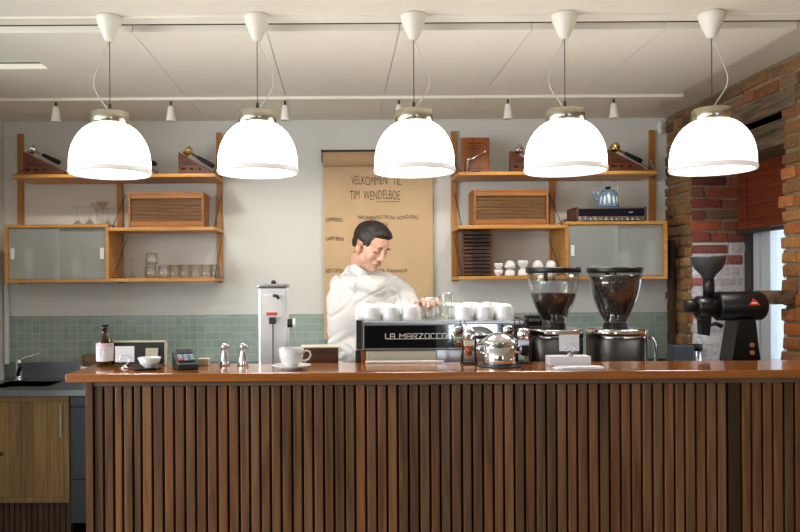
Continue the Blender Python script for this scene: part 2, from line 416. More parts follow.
# side window
wn = struct(MB().box(XW-.02, XW+.1, YN-.2, YN-.1, .98, 2.36).build('window_3', 'window_frame_paint'))
b = MB().box(XW-.035, XW+.04, YJ-.075, YJ-.005, .99, 2.35); b.build('outer_frame', 'window_dark', wn)
b = MB()
for (ya, yb, dx) in ((YJ-.135, YJ-.08, 0), (YJ-.19, YJ-.14, .012), (YJ-.26, YJ-.2, .0)): b.box(XW-.02+dx, XW+.06, ya, yb, 1.0, 2.34, .004)
b.box(XW, XW+.05, YN-.1, YJ-.2, 1.0, 1.06); b.box(XW, XW+.05, YN-.1, YJ-.2, 2.28, 2.34)
b.build('casement_frame', 'window_frame_paint', wn)
MB().box(XW+.02, XW+.026, YN-.1, YJ-.25, 1.06, 2.28).build('pane', 'window_glass', wn)
# wooden blind
bl = thing('window_blind', 'reddish brown wooden blind drawn halfway down the side window', 'blind', (XW-.075, (YN+YJ)/2/K, 1.83))
b = MB(); n = 17
for i in range(n):
    z = .02+i*.0272; mx = Matrix.Translation((0, 0, z)) @ Matrix.Rotation(math.radians(14), 4, 'Y')
    b.box(-.002, .002, -.47, .475, -.0155, .0155, 0, mx)
b.build('slats', 'blind_wood', bl)
MB().box(-.012, .012, -.475, .48, -.022, .003, .003).build('bottom_rail', 'window_dark', bl)
for yc in (.36, -.1): MB().cyl((-.012, yc, 0), (-.012, yc, .48), .0015).build('lift_cord', 'ink', bl)

# tile splashback, corner pipe, dark plank
ZT1 = 1.315; ZT0 = 1.012
xs = WX(205, 4)
struct(MB().box(XL+.002, xs, YB-.008, YB-.0005, ZT0, ZT1).build('trim_3', 'tile_square'))
struct(MB().box(xs, XR-.002, YB-.008, YB-.0005, ZT0-.03, ZT1+.003).build('trim_4', 'tile_metro'))
struct(MB().box(XL+.01, XL+.035, YB-.04, YB-.012, 1.0, 1.54).build('trim_5', 'plastic_white'))
tag(MB().box(XR-.05, XR-.022, YB-.16, YB-.10, .902, 1.79, .003).build('dark_plank', 'plinth_wood'), 'dark upright wooden plank against the brick wall beside the cabinet', 'plank')

# ceiling panels (lowered boards) and two rails
jx = [-1.98, -1.42, -.862, -.30, .255, .81, 1.37, 1.92]
for i in range(7):
    ya = 2.51*K if i else 2.93*K
    MB().box(jx[i]+.0015, jx[i+1]-.0015, ya, 3.39*K, HC-.03, HC+.002, .001).build('ceiling_panel', 'ceiling_paint', ceil)
    MB().box(jx[i]+.0015, jx[i+1]-.0015, 3.42*K, 3.72*K, HC-.03, HC+.002, .001).build('ceiling_panel', 'ceiling_paint', ceil)
MB().box(-4.2, -1.42, 2.925*K, 2.932*K, HC-.004, HC+.001).build('gap_shadow_strip', 'gap_dark', ceil)  # dark strip painted in as the shadow line before the left panel
MB().box(-4.2, 2.17, 2.487*K, 2.5*K, HC-.006, HC+.001).build('gap_shadow_strip', 'gap_dark', ceil)  # dark strip painted in as the shadow line along the panel fronts
struct(MB().box(-4.2, 2.17, 2.425*K, 2.485*K, HC-.008, HC+.001, .002).build('trim_6', 'ceiling_paint'))
rail = tag(MB().box(-2.1, 1.95, 3.392*K, 3.418*K, HC-.045, HC-.001, .002).build('lighting_rail', 'ceiling_paint'), 'thin white lighting rail across the back of the ceiling carrying small spotlights', 'lighting rail')

# ================================================================== LAMPS
def spotlight():
    t = thing('spotlight', 'x', 'spotlight', (0, 0, 0), group='small spotlights on the rear rail')
    MB().cyl((0, 0, -.002), (0, 0, -.03), .006, seg=12).build('stem', 'dark_steel', t)
    MB().lathe([(0, -.028), (.013, -.028), (.016, -.034), (.027, -.112), (.026, -.114), (.022, -.1), (0, -.1)], seg=24).build('housing', 'rail_white', t)
    return t
sp0 = spotlight()
spx = [57, 172, 286, 400, 509, 615]
spl = ['nearest the left wall', 'between the two leftmost pendant lamps', 'just right of the second pendant lamp from left', 'behind the cord of the middle pendant lamp', 'between the third and fourth pendant lamps from left', 'between the two rightmost pendant lamps']
for i, p in enumerate(spx):
    loc = (WX(p, 3.405), 3.405, HC-.048); lab = 'small white spotlight on the rear rail, ' + spl[i]
    if i == 0: sp0.location = (loc[0], loc[1]*K, loc[2]); sp0['label'] = lab
    else: dup(sp0, loc, lab)
    l = bpy.data.lights.new('spot_beam', 'SPOT'); l.energy = SPOT_POWER; l.spot_size = math.radians(120); l.spot_blend = .8; l.color = WARM; l.shadow_soft_size = .02
    o = bpy.data.objects.new('spot_beam', l); COL.objects.link(o); o.location = (loc[0], loc[1]*K, HC-.17); o.rotation_euler = (math.radians(22), 0, 0)

LY = 2.43
def lamp():
    t = thing('pendant_lamp', 'x', 'pendant lamp', (0, 0, 0), group='opal glass pendant lamps over the bar')
    MB().lathe([(0, -.001), (.05, -.001), (.052, -.006), (.047, -.03), (.022, -.09), (.017, -.1), (0, -.102)], seg=32).build('canopy', 'rail_white', t)
    b = MB().cyl((0, 0, -.1), (0, 0, -.357), .0018, seg=8); b.cyl((0, 0, -.353), (0, 0, -.372), .006, seg=12)
    b.tube([(0.009*math.cos(a), 0, -.379+.008*math.sin(a)) for a in [x*PI/6 for x in range(13)]], .0025)
    b.build('suspension_wire', 'wire_grey', t)
    pts = []
    for i in range(21):
        u = i/20; pts.append((.058*math.sin(PI*u)**1.3*(1-.2*math.sin(2*PI*u)) + .004, 0.0, -.1-.289*u))
    MB().tube(pts, .0024).build('power_cord', 'cord_white', t)
    # collar
    MB().lathe([(0, -.388), (.072, -.388), (.077, -.391), (.078, -.443), (.075, -.4445)], seg=48).build('collar', 'nickel', t)
    for a in (0, PI*2/3, PI*4/3):
        MB().cyl((.076*math.cos(a+.1), .079*math.sin(a+.1), -.437), (.094*math.cos(a+.1), .094*math.sin(a+.1), -.437), .004, seg=12).build('screw', 'brass', t)
    out = [(.05, -.419), (.078, -.4195), (.09, -.424), (.108, -.438), (.127, -.459), (.143, -.485), (.155, -.513), (.163, -.545), (.1665, -.575), (.167, -.612), (.1655, -.6165)]
    inn = [(.1625, -.6165), (.163, -.58), (.159, -.546), (.151, -.515), (.139, -.488), (.123, -.463), (.104, -.442), (.087, -.43), (.05, -.428)]
    SQ = lambda pr: [(r*.965, -.6385+(z+.6345)*.925) for r, z in pr]
    out = SQ(out); inn = SQ(inn)
    sh = MB().lathe(out+inn+[out[0]], seg=64).build('shade', 'shade_glass', t)
    MB().lathe(SQ([(.1668, -.6120), (.1705, -.6165), (.1712, -.622), (.1705, -.629), (.168, -.6345), (.163, -.636), (.159, -.630), (.1625, -.622), (.1630, -.613)]), seg=64).build('lip', 'shade_rim', sh)
    b = MB().cyl((0, 0, -.446), (0, 0, -.485), .02, seg=16); b.build('bulb_socket', 'plastic_white', t)
    MB().ell((0, 0, -.525), (.04, .04, .045)).build('bulb', 'bulb_glow', t)
    return t
lp0 = lamp()
lampx = [(111, -1), (258.5, 1), (415, 1), (566, -1), (713, 1)]
labs = ['white opal glass pendant lamp above the left end of the bar and brown bottle', 'white opal glass pendant lamp second from the left, above the upright steel brewer', 'white opal glass pendant lamp in the middle, in front of the brown paper sheet', 'white opal glass pendant lamp above the two clear coffee grinder hoppers', 'white opal glass pendant lamp rightmost, in front of the brick wall']
lamps = []
for i, (p, sg) in enumerate(lampx):
    loc = (WX(p, LY), LY, HC-.001)
    if i == 0: lp0.location = (loc[0], loc[1]*K, loc[2]); lp0['label'] = labs[0]; t = lp0
    else: t = dup(lp0, loc, labs[i])
    lamps.append(t)
for t, (p, sg) in zip(lamps, lampx):
    if sg < 0:
        for c in t.children:
            if c.name.startswith('power_cord'): c.scale.x = -1
# ================================================================== WALL SHELVING
SF = 3.73*K
def post(px, z0, z1, lab):
    t = thing('shelf_post', lab, 'shelf post', (WX(px, 3.985), YB/K, 0), group='upright oak rails of the wall shelving')
    MB().box(-.019, .019, -.024, -.001, z0, z1, .002).build('rail_bar', 'oak_post', t)
ZA, ZM, ZL = 2.211, 1.878, 1.561
for px, side in ((21, 'left end of the left wall unit'), (120.5, 'middle of the left wall unit'), (220, 'right end of the left wall unit'),
                 (454.5, 'left end of the right wall unit'), (553, 'middle of the right wall unit'), (653, 'right end of the right wall unit beside the brick wall')):
    post(px, 1.53, 2.527, 'upright oak post at the '+side)
def shelf(x0, x1, zt, lab, wires):
    t = thing('wall_shelf', lab, 'shelf', ((x0+x1)/2, YB/K, zt-.022)); h = (x1-x0)/2
    MB().box(-h, h, SF-YB, -.03, 0, .022, .003).build('board', 'oak', t)
    for wx, tall in wires:
        b = MB().tube([(wx, SF-YB+.016, .020), (wx, -.026, tall)], .0025); b.tube([(wx, SF-YB+.016, .020), (wx, SF-YB+.012, .026), (wx, -.026, .026)], .0025)
        b.build('wire_bracket', 'ink', t)
    return t
shelf(-2.04, -.77, ZA, 'long oak shelf along the top of the left wall unit, holding portafilter trophies', ((-.625, .13), (.615, .13)))
shelf(-1.436, -.77, ZM, 'oak shelf in the left wall unit carrying the wooden tambour box', ((-.315, .26), (.32, .26)))
shelf(-1.436, -.77, ZL, 'oak bottom shelf in the left wall unit carrying rows of clear tumblers', ((-.315, .27), (.32, .27)))
shelf(.74, 1.985, ZA, 'long oak shelf along the top of the right wall unit, holding plaque and trophies', ((-.6, .13), (.61, .13)))
shelf(.74, 1.403, ZM, 'oak shelf in the right wall unit carrying the wooden tambour box', ((-.31, .26), (.315, .26)))
shelf(.74, 1.403, ZL, 'oak bottom shelf in the right wall unit carrying white cups', ((-.31, .27), (.315, .27)))
def cabinet(x0, x1, z0, z1, lab, hs):
    t = thing('wall_cabinet', lab, 'cabinet', ((x0+x1)/2, YB/K, z0)); h = (x1-x0)/2; H = z1-z0; y0 = 3.745*K-YB; k = .02
    b = MB().box(-h, h, y0, -.03, 0, k, .002); b.box(-h, h, y0, -.03, H-k, H, .002)
    b.box(-h, -h+k, y0, -.03, k, H-k); b.box(h-k, h, y0, -.03, k, H-k); b.build('carcass', 'oak', t)
    MB().box(-h+k, h-k, -.036, -.03, k, H-k).build('back_panel', 'cabinet_grey', t)
    for j, (a, c, yy) in enumerate(((-h+k+.002, .015, y0+.008), (-.015, h-k-.002, y0+.018))):
        d = MB().box(a, c, yy, yy+.005, k+.003, H-k-.003).build('sliding_door', 'frosted_glass', t)
        if j in hs:
            hx_ = a+.025 if j == 0 else c-.025
            MB().box(hx_-.012, hx_+.012, yy-.005, yy, .145, .215, .002).build('finger_pull', 'plastic_white', d)
    return t
cabinet(-2.093, -1.443, 1.538, 1.90, 'oak wall cabinet with frosted glass doors in the left wall unit, stemmed glasses on top', (0, 1))
cabinet(1.408, 2.045, 1.536, 1.899, 'oak wall cabinet with sliding frosted glass doors beside the brick wall, receiver on top', (0,))

# tambour boxes
def tambour(loc, w_, h_, lab):
    t = thing('tambour_box', lab, 'box', loc); d = .2
    b = MB().box(-w_/2, w_/2, -d/2, d/2, 0, .012); b.box(-w_/2, w_/2, -d/2, d/2, h_-.012, h_); b.box(-w_/2, -w_/2+.012, -d/2, d/2, .012, h_-.012); b.box(w_/2-.012, w_/2, -d/2, d/2, .012, h_-.012)
    b.box(-w_/2+.012, w_/2-.012, d/2-.01, d/2, .012, h_-.012); b.build('case', 'teak', t)
    n = 16; b = MB(); z0, z1 = .042, h_-.042
    for i in range(n):
        z = z0+(z1-z0)*(i+.5)/n; q = (z1-z0)/n*.3; b.box(-w_/2+.014, w_/2-.014, -d/2+.012, -d/2+.02, z-q, z+q, .0015)
    b.mi = 1; b.box(-w_/2+.014, w_/2-.014, -d/2+.018, -d/2+.021, z0, z1)
    b.build('tambour_shutter', ['teak_slat', 'plinth_wood'], t)
    b = MB().box(-w_/2+.013, w_/2-.013, -d/2+.003, -d/2+.016, .0125, .041, .002); b.box(-w_/2+.013, w_/2-.013, -d/2+.003, -d/2+.016, h_-.041, h_-.0125, .002)
    b.build('rail', 'teak', t)
tambour((WX(165, 3.76), 3.87, ZM+.001), .475, .226, 'low teak box with ribbed tambour front on the left wall unit')
tambour((WX(513, 3.76), 3.87, ZM+.001), .47, .23, 'low teak box with ribbed tambour front on the right wall unit')

# trophies with portafilters
def trophy(x, w_, h_, metal, lab, grip='black_gloss', straight=0):
    y = 3.86; t = thing('portafilter_trophy', lab, 'trophy', (x, y, ZA+.001), group='portafilter trophies on the top shelves')
    MB().prism([(-.045, 0), (w_+.03, 0), (w_+.012, .022), (-.022, .022)], -.045, .045, .002).build('base', 'trophy_wood', t)
    wd = MB().prism([(0, .0225), (w_, .0225), (w_, .037), (.006, h_), (0, h_)], -.03, .03, .002).build('wedge', 'trophy_wood', t)
    b = MB()
    for i in range(3): b.box(.02+i*.055, .045+i*.05, -.0315, -.0302, .04, .054)
    b.box(.02, .11, -.0315, -.0302, .075, .079); b.box(.02, .085, -.0315, -.0302, .088, .092)
    b.build('engraving', 'engraving', wd)
    # portafilter lying on the slope
    L = math.hypot(w_, h_-.037); ang = math.atan2(h_-.037, w_)
    d = Vector((math.cos(ang), 0, -math.sin(ang))); nrm = Vector((math.sin(ang), 0, math.cos(ang)))
    c = Vector((.045, 0, h_-.045*math.tan(ang)))+nrm*.036
    q = (nrm*.25 - d*.97 + Vector((0, -.35, 0))).normalized().to_track_quat('Z', 'Y').to_matrix()
    b = MB().lathe([(0, -.014), (.018, -.014), (.026, -.008), (.031, 0), (.033, .02), (.033, .028), (.029, .028), (.027, .002), (0, -.004)], c, 32, q)
    b.tube([c-nrm*.006, c-nrm*.026, c-nrm*.034+Vector((-.004, -.012, 0))], [.011, .009, .007], 12)
    b.cyl(c+d*.02, c+d*.062, .009, .008, 16)
    pf = b.build('portafilter', metal, t)
    p = [c+d*(.06+.128*u) for u in (0, .15, .5, .85, .97, 1)]
    MB().tube(p, [.010, .012, .0135, .0155, .013, .005], 16).build('handle', grip, pf)
    return t
trophy(WX(20.5, 3.8), .262, .165, 'chrome', 'dark wooden wedge trophy with silver portafilter at the far left end of the top shelf')
trophy(WX(118, 3.8), .235, .15, 'chrome', 'dark wooden wedge trophy mostly hidden behind the leftmost pendant lamp, only its low end showing')
trophy(WX(177.5, 3.8), .2, .155, 'gold', 'wooden wedge trophy with golden portafilter and black handle, left of the second pendant lamp')
trophy(WX(513.5, 3.8), .2, .15, 'chrome', 'wooden wedge trophy with silver portafilter next to the upright plaque, half behind a pendant lamp')
trophy(WX(611.5, 3.8), .235, .155, 'gold', 'wooden wedge trophy with golden portafilter at the right end, near the brick wall')
# plaque with a chrome lever
t = thing('wooden_plaque', 'upright orange-brown wooden award plaque with a chrome lever mounted on it', 'plaque', (WX(476.5, 3.86), 3.88, ZA+.001))
MB().box(-.092, .092, -.01, .012, 0, .245, .003).build('board', 'plaque_wood', t)
b = MB()
for i in range(4): b.box(-.05+.02*(i % 2), .05-.01*i, -.0112, -.0102, .205-i*.016, .209-i*.016)
b.box(-.02, .03, -.0112, -.0102, .012, .03); b.box(-.04, .06, -.0112, -.0102, .045, .048); b.build('engraving', 'engraving', t)
b = MB().cyl((-.055, -.03, 0), (-.055, -.03, .085), .012); b.ell((-.043, -.03, .098), (.02, .016, .013)); b.tube([(-.03, -.03, .1), (.05, -.032, .145)], [.008, .004]); b.ell((.058, -.032, .15), (.009, .009, .012))
b.build('lever', 'chrome', t)
tag(MB().ell((0, 0, .012), (.013, .013, .012)).build('wooden_ball', 'trophy_wood', loc=(WX(70, 3.8), 3.8, ZA)), 'small brown wooden knob on the top shelf beside the far left trophy', 'knob')

# wine glasses, tumblers
def wine(prof, inv, h_):
    p = [(r, (h_-z) if inv else z) for r, z in prof]
    return p
WP = [(0, 0), (.032, .001), (.03, .004), (.006, .009), (.0035, .02), (.0035, .07), (.008, .078), (.026, .095), (.034, .115), (.033, .15), (.032, .15), (.0325, .115), (.024, .097), (.0, .081)]
CP = [(0, 0), (.030, .001), (.028, .004), (.006, .009), (.0035, .02), (.0035, .085), (.006, .09), (.042, .15), (.041, .15), (0, .093)]
IP = [(0, 0), (.029, .001), (.027, .004), (.006, .009), (.0035, .02), (.0035, .085), (.006, .09), (.033, .14), (.032, .14), (0, .093)]
WP = IP
def simple(name, prof, loc, lab, cat, grp, m='clear_glass', seg=28):
    o = MB().lathe(prof, seg=seg).build(name, m, loc=loc); return tag(o, lab, cat, grp)
topz = 1.901
gl = [(78, 3.84, 'WI', 'inverted stemmed glass standing alone at the left of the group on the left cabinet'), (90, 3.82, 'WI', 'inverted stemmed glass second from left on the left cabinet'),
      (97, 3.9, 'CU', 'upright cocktail glass at the back of the group on the left cabinet'), (103, 3.82, 'CU', 'upright wide-mouthed cocktail glass at the right front of the left cabinet top'),
      (108, 3.92, 'WI', 'inverted stemmed glass at the right rear end of the left cabinet top')]
for p, y, k, lab in gl:
    pr = WP if k[0] == 'W' else CP
    H = max(z for r, z in pr)
    pr = [(r, (H-z)*.86) for r, z in pr][::-1] if k[1] == 'I' else [(r, z) for r, z in pr]
    simple('stemmed_glass', pr, (WX(p, y), y, topz), lab, 'wine glass', 'stemmed glasses on the left cabinet')
for p, lab in ((121, 'stemmed glass at the left end of the tumbler shelf, against the cabinet'), (128, 'stemmed glass right next to the one touching the cabinet on the tumbler shelf')):
    simple('stemmed_glass', [(r*.86, (.14-z)*.9) for r, z in WP][::-1], (WX(p, 3.86)+(.012 if p < 125 else .030), 3.86, ZL), lab, 'wine glass', 'stemmed glasses on the tumbler shelf')
TP = [(0, 0), (.031, 0), (.034, .006), (.037, .085), (.0355, .085), (.0325, .009), (0, .009)]
tum = []
for i, p in enumerate((178, 188, 198, 208, 217)):
    pos = ['leftmost of the single row', 'second in the single row', 'third in the single row', 'fourth in the single row', 'last at the right end beside the post'][i]
    simple('tumbler', TP, (WX(p, 3.80)-.020+.004*i, 3.80, ZL), 'clear glass tumbler on the left bottom shelf, '+pos, 'tumbler', 'clear tumblers on the bottom shelf')
TI = [(r, .095-z) for r, z in [(0, 0), (.034, 0), (.037, .006), (.04, .06), (.038, .095), (.0365, .095), (.037, .06), (.034, .009), (0, .009)]][::-1]
for i, (p, z, lab) in enumerate(((151, 0, 'bottom glass of the taller left stack on the left bottom shelf'), (152, .045, 'top glass of the taller left stack on the left bottom shelf'), (164, 0, 'rounded clear glass between the stacked glasses and the single row of tumblers'))):
    k = .9 if i != 1 else .8
    simple('glass_bowl', [(r, zz*k) for r, zz in TI], (WX(p, 3.82), 3.82, ZL+(.0865 if i == 1 else 0)), lab, 'glass', 'rounded glasses on the bottom shelf')

# white cups and rack on the right bottom shelf
CUPU = [(0, 0), (.018, .0), (.02, .004), (.034, .02), (.038, .04), (.0385, .055), (.0365, .055), (.036, .04), (.031, .02), (0, .008)]
CUPI = [(r, .055-z) for r, z in CUPU][::-1]
cp = [(498.5, 3.8, 0, 'U'), (498.5, 3.8, 1, 'U'), (510, 3.8, 0, 'I'), (510, 3.8, 1, 'I'), (523, 3.8, 0, 'I'), (523, 3.8, 1, 'U'), (538, 3.8, 0, 'I'), (538, 3.8, 1, 'I'), (551, 3.8, 0, 'I'), (551, 3.8, 1, 'I')]
nm = ['beside the dark wooden rack', 'second stack from the wooden rack', 'in the middle stack of the shelf', 'in the fourth stack, behind the left grinder lid', 'in the stack nearest the frosted cabinet']
for i, (p, y, lev, k) in enumerate(cp):
    pr = CUPI if k == 'I' else CUPU
    sc_ = .8 if i < 2 else .95
    simple('coffee_cup', [(r*sc_*.92, z*sc_*.92) for r, z in pr], (WX(p, y), y, ZL+lev*(.056 if k == 'I' or True else 0)*sc_*.93), 'small white cup '+('lower ' if not lev else 'upper ')+nm[i//2], 'cup', 'white cups on the right bottom shelf', 'porcelain')
t = thing('wooden_rack', 'dark wooden rack of stacked narrow trays at the left end of the right bottom shelf', 'rack', (WX(477, 3.8), 3.86, ZL+.001))
b = MB().box(-.098, -.082, -.09, .09, 0, .285); b.box(.08, .096, -.09, .09, 0, .285); b.box(-.082, .08, .08, .09, 0, .285); b.build('case', 'walnut', t)
for i in range(12):
    z = .004+i*.0235; q = MB().box(-.0805, .0785, -.088, .075, z, z+.017, .002).build('tray', 'walnut', t)
    MB().box(-.03, .06, -.0905, -.0885, z+.003, z+.015).build('dark_slot', 'black_matte', q)
# cups inside the frosted cabinets
for i, (p, z, r, h_, lab) in enumerate(((596, 0, .04, .07, 'pale cup seen dimly through the right frosted cabinet door, left of the tall stack'), (624, 0, .045, .075, 'pale bowl at the bottom of the tall stack inside the right frosted cabinet'), (624, .077, .045, .07, 'pale bowl on top of the stack inside the right frosted cabinet'),
                                        (76, 0, .03, .12, 'pale beaker seen dimly behind the right door of the left frosted cabinet'), (28, 0, .03, .2, 'tall pale bottle seen dimly behind the left door of the left frosted cabinet'))):
    zz = 1.56 if p < 300 else 1.558
    simple('stored_cup', [(0, 0), (r*.8, 0), (r, h_*.3), (r, h_), (r*.9, h_), (r*.9, h_*.3), (0, .01)], (WX(p, 3.83), 3.84, zz+z), lab, 'cup', None, 'porcelain')
tag(MB().box(-.017, .017, -.05, .05, 0, .22, .004).build('storage_carton', 'paper_white', loc=(WX(657, 3.79)-.02, 3.84, 1.558)), 'upright white carton inside the right end of the frosted cabinet', 'carton')

# receiver and kettle
zc = 1.9
t = thing('stereo_receiver', 'flat vintage stereo receiver with black dial and silver front on the right cabinet', 'radio', (WX(612, 3.78), 3.86, zc))
hw = .222
for a in (-hw, hw-.014): MB().box(a, a+.014, -.1, .1, .006, .094, .002).build('side_cheek', 'walnut', t)
MB().box(-hw+.0145, hw-.0145, -.094, .1, .008, .092).build('chassis', 'steel', t)
MB().box(-hw+.0145, hw-.0145, -.0985, -.0945, .034, .083, .001).build('dial', 'dial_black', t)
MB().box(-hw+.0145, hw-.0145, -.0985, -.0945, .008, .033, .001).build('control_strip', 'steel', t)
for i in range(12):
    x = -.19+i*.033; MB().cyl((x, -.0985, .02), (x, -.112, .02), .008 if i % 3 else .0095, seg=16).build('knob', 'chrome', t)
MB().box(.11, .135, -.0995, -.0986, .056, .062).build('indicator_mark', 'keypad_blue', t)
b = MB()
for sx in (-1, 1): b.box(sx*.17-.012, sx*.17+.012, -.08, -.06, 0, .008); b.box(sx*.17-.012, sx*.17+.012, .06, .08, 0, .008)
b.build('feet', 'black_matte', t)
t = thing('kettle', 'blue enamel kettle with white leaf pattern and arched handle on the receiver', 'kettle', (WX(610, 3.82), 3.84, zc+.0955))
b = MB().lathe([(0, 0), (.062, 0), (.068, .006), (.066, .03), (.056, .085), (.05, .098), (.043, .103), (0, .104)], seg=48)
b.mi = 1
for k in range(14):
    a = 2*PI*k/14
    for j in range(1):
        R_ = Matrix.Rotation(a, 3, 'Z') @ Matrix.Rotation(-.17, 3, 'Y')
        b.ell(Vector((.0608*math.cos(a), .0608*math.sin(a), .047)), (.0035, .0085, .03), R_, 12, 10)
b.build('body', ['kettle_blue', 'porcelain'], t)
MB().tube([(-.055, 0, .04), (-.078, 0, .062), (-.094, 0, .092), (-.102, 0, .1)], [.018, .013, .009, .008], 16).build('spout', 'kettle_blue', t)
b = MB().lathe([(0, .1045), (.04, .1045), (.036, .112), (0, .115)], seg=32).build('lid', 'kettle_blue', t)
MB().lathe([(0, .1155), (.014, .116), (.02, .128), (.014, .134), (0, .135)], seg=20).build('lid_knob', 'black_gloss', b)
pts = [(.064*math.cos(a)*1.0, 0, .098+.08*math.sin(a)**.6) for a in [PI*i/16 for i in range(17)]]
MB().tube([(.062, 0, .035)]+pts+[(-.062, 0, .035)], .0035).build('bail_handle', 'steel', t)

# paper roll
PX0, PX1 = WX(323.5, 3.96), WX(434, 3.96); pc = (PX0+PX1)/2; hw = (PX1-PX0)/2
ztop = W(378, 150, 3.96).z
t = thing('paper_roll', 'large sheet of brown kraft paper with handwritten menu hanging on the wall behind the barista', 'menu paper', (pc, YB/K, ztop))
b = MB().box(-hw+.002, hw-.002, -.03, -.027, -1.25, -.09); b.build('sheet', 'kraft', t, recalc=True)
b = MB().lathe([(0, -hw), (.048, -hw), (.048, hw), (0, hw)], (0, -.055, -.06), 40, Matrix.Rotation(PI/2, 3, 'Y')); b.build('roll', 'kraft_roll', t)
b = MB().cyl((-hw-.012, -.05, -.004), (hw+.012, -.05, -.004), .006, seg=12)
for sx in (-1, 1): b.box(sx*(hw+.006)-.003, sx*(hw+.006)+.003, -.075, -.001, -.075, .006)
b.build('rod', 'dark_steel', t)
def ptxt(body, px0, px1, py, cap, rz=0, lean=0, off=0.0004):
    D = YB/K-.026; p = W(px0, py, D); q = W(px1, py, D)
    o = text(body, .1, (0, 0, 0), 'ink', t, 'handwriting', .0004, off)
    xs = [v.co.x for v in o.data.vertices]; zs = [v.co.z for v in o.data.vertices]
    sx = (q.x-p.x)/(max(xs)-min(xs)); sz = cap/(max(zs)-min(zs)); mn = min(xs); mz = min(zs)
    for v in o.data.vertices:
        v.co.x = (v.co.x-mn)*sx + p.x-pc; v.co.z = (v.co.z-mz)*sz + p.z-ztop + .004*math.sin(v.co.x*37); v.co.y = v.co.y-.0312
ptxt('VELKOMMEN   TIL', 351.5, 401, 185, .058, off=-.0012); ptxt('TIM  WENDELBOE', 350, 400, 199.5, .058, off=-.0012)
ptxt('ESPRESSO', 326, 342.5, 222, .026, off=.0001); ptxt('NACIMIENTO TACNI, HONDURAS', 358, 418, 220, .028, off=.0001); ptxt('FINCA', 377, 388, 226.5, .022, off=.0001)
ptxt('KAFFE BREW', 326, 344, 241, .026, off=.0001); ptxt('RED CATUAI', 326, 345, 273, .026, off=.0003); ptxt('KENYA, KARINGA', 370, 407.5, 273, .026, off=.0004)
D = YB/K-.026; p = W(376, 202, D); q = W(400, 202, D); MB().box(p.x-pc, q.x-pc, -.0316, -.0306, p.z-ztop, p.z-ztop+.003).build('underline', 'ink', t)
# motion sensor
t = thing('motion_sensor', 'small rounded white sensor on the wall beside the brick corner', 'sensor', (WX(665.5, 3.97)-.02, YB/K, 2.497))
MB().ell((0, -.02, .045), (.022, .02, .046)).build('housing', 'plastic_white', t)
MB().ell((0, -.036, .04), (.012, .006, .013)).build('lens', 'cream', t)
t = tag(MB().tube([(2.06, YB-.03, 2.33), (2.12, YB-.015, 2.19)], .004).build('wall_cable', 'cord_white'), 'short white cable slanting down the wall beside the right shelf post', 'cable')

# ================================================================== BACK COUNTER
BZ = .90; BY0 = 3.55*K
bc = thing('back_worktop', 'stainless steel worktop with sink running along the back wall', 'worktop', (0, YB/K, BZ))
b = MB(); ya = BY0-YB; bx0, bx1 = XL+.004, -1.78
sx0, sx1, sy0, sy1 = -2.15, -1.80, -.45, -.13
b.box(XL+.003, sx0, ya, -.001, -.035, 0); b.box(sx1, 2.16, ya, -.001, -.035, 0)
b.box(sx0, sx1, ya, sy0, -.035, 0); b.box(sx0, sx1, sy1, -.001, -.035, 0); b.build('steel_top', 'sink_steel', bc)
b = MB(); b.box(sx0-.002, sx1+.002, sy0-.002, sy1+.002, -.19, -.185); b.box(sx0-.004, sx0, sy0, sy1, -.185, -.002); b.box(sx1, sx1+.004, sy0, sy1, -.185, -.002); b.box(sx0, sx1, sy0-.004, sy0, -.185, -.002); b.box(sx0, sx1, sy1, sy1+.004, -.185, -.002)
b.build('sink_bowl', 'steel', bc)
MB().box(XL+.003, 2.16, -.02, -.009, .0005, .108, .002).build('upstand', 'sink_steel', bc)
# faucets
def faucet(loc, lab, k=1, rz=0):
    t = thing('faucet', lab, 'faucet', loc, rz)
    MB().lathe([(0, 0), (.026, 0), (.027, .006), (.02, .014), (.019, .1), (.021, .104), (.021, .125), (.015, .14), (0, .143)], seg=28).build('body', 'chrome', t)
    MB().tube([(.0, -.012, .035), (.022, -.05, .07), (.045, -.085, .1), (.06, -.11, .108), (.064, -.118, .096)], [.014, .013, .012, .012, .011], 14).build('spout', 'dark_steel' if k else 'chrome', t)
    MB().tube([(.012, 0, .13), (.05, -.01, .15), (.15, -.02, .176)], [.009, .006, .005], 10).build('lever', 'chrome', t)
faucet((WX(16, 3.9), 3.93, BZ+.001), 'chrome mixer tap at the sink by the left wall')
t = thing('faucet', 'chrome gooseneck tap behind the bar, right of the right grinder', 'faucet', (WX(659, 3.8), 3.85, BZ+.001))
MB().lathe([(0, 0), (.022, 0), (.02, .03), (0, .032)], seg=24).build('body', 'chrome', t)
MB().tube([(0, 0, .03), (0, 0, .2), (-.005, 0, .23), (-.02, 0, .255), (-.045, 0, .262), (-.06, 0, .245), (-.064, 0, .23)], [.014, .014, .014, .014, .013, .013, .013], 14).build('spout', 'chrome', t)
tag(MB().lathe([(0, 0), (.05, 0), (.055, .01), (.05, .045), (.03, .06), (0, .062)], seg=7).build('dish_cloth', 'blue_cloth', loc=(-2.175, 3.62, BZ+.001)), 'crumpled blue cloth at the left edge of the sink', 'cloth')
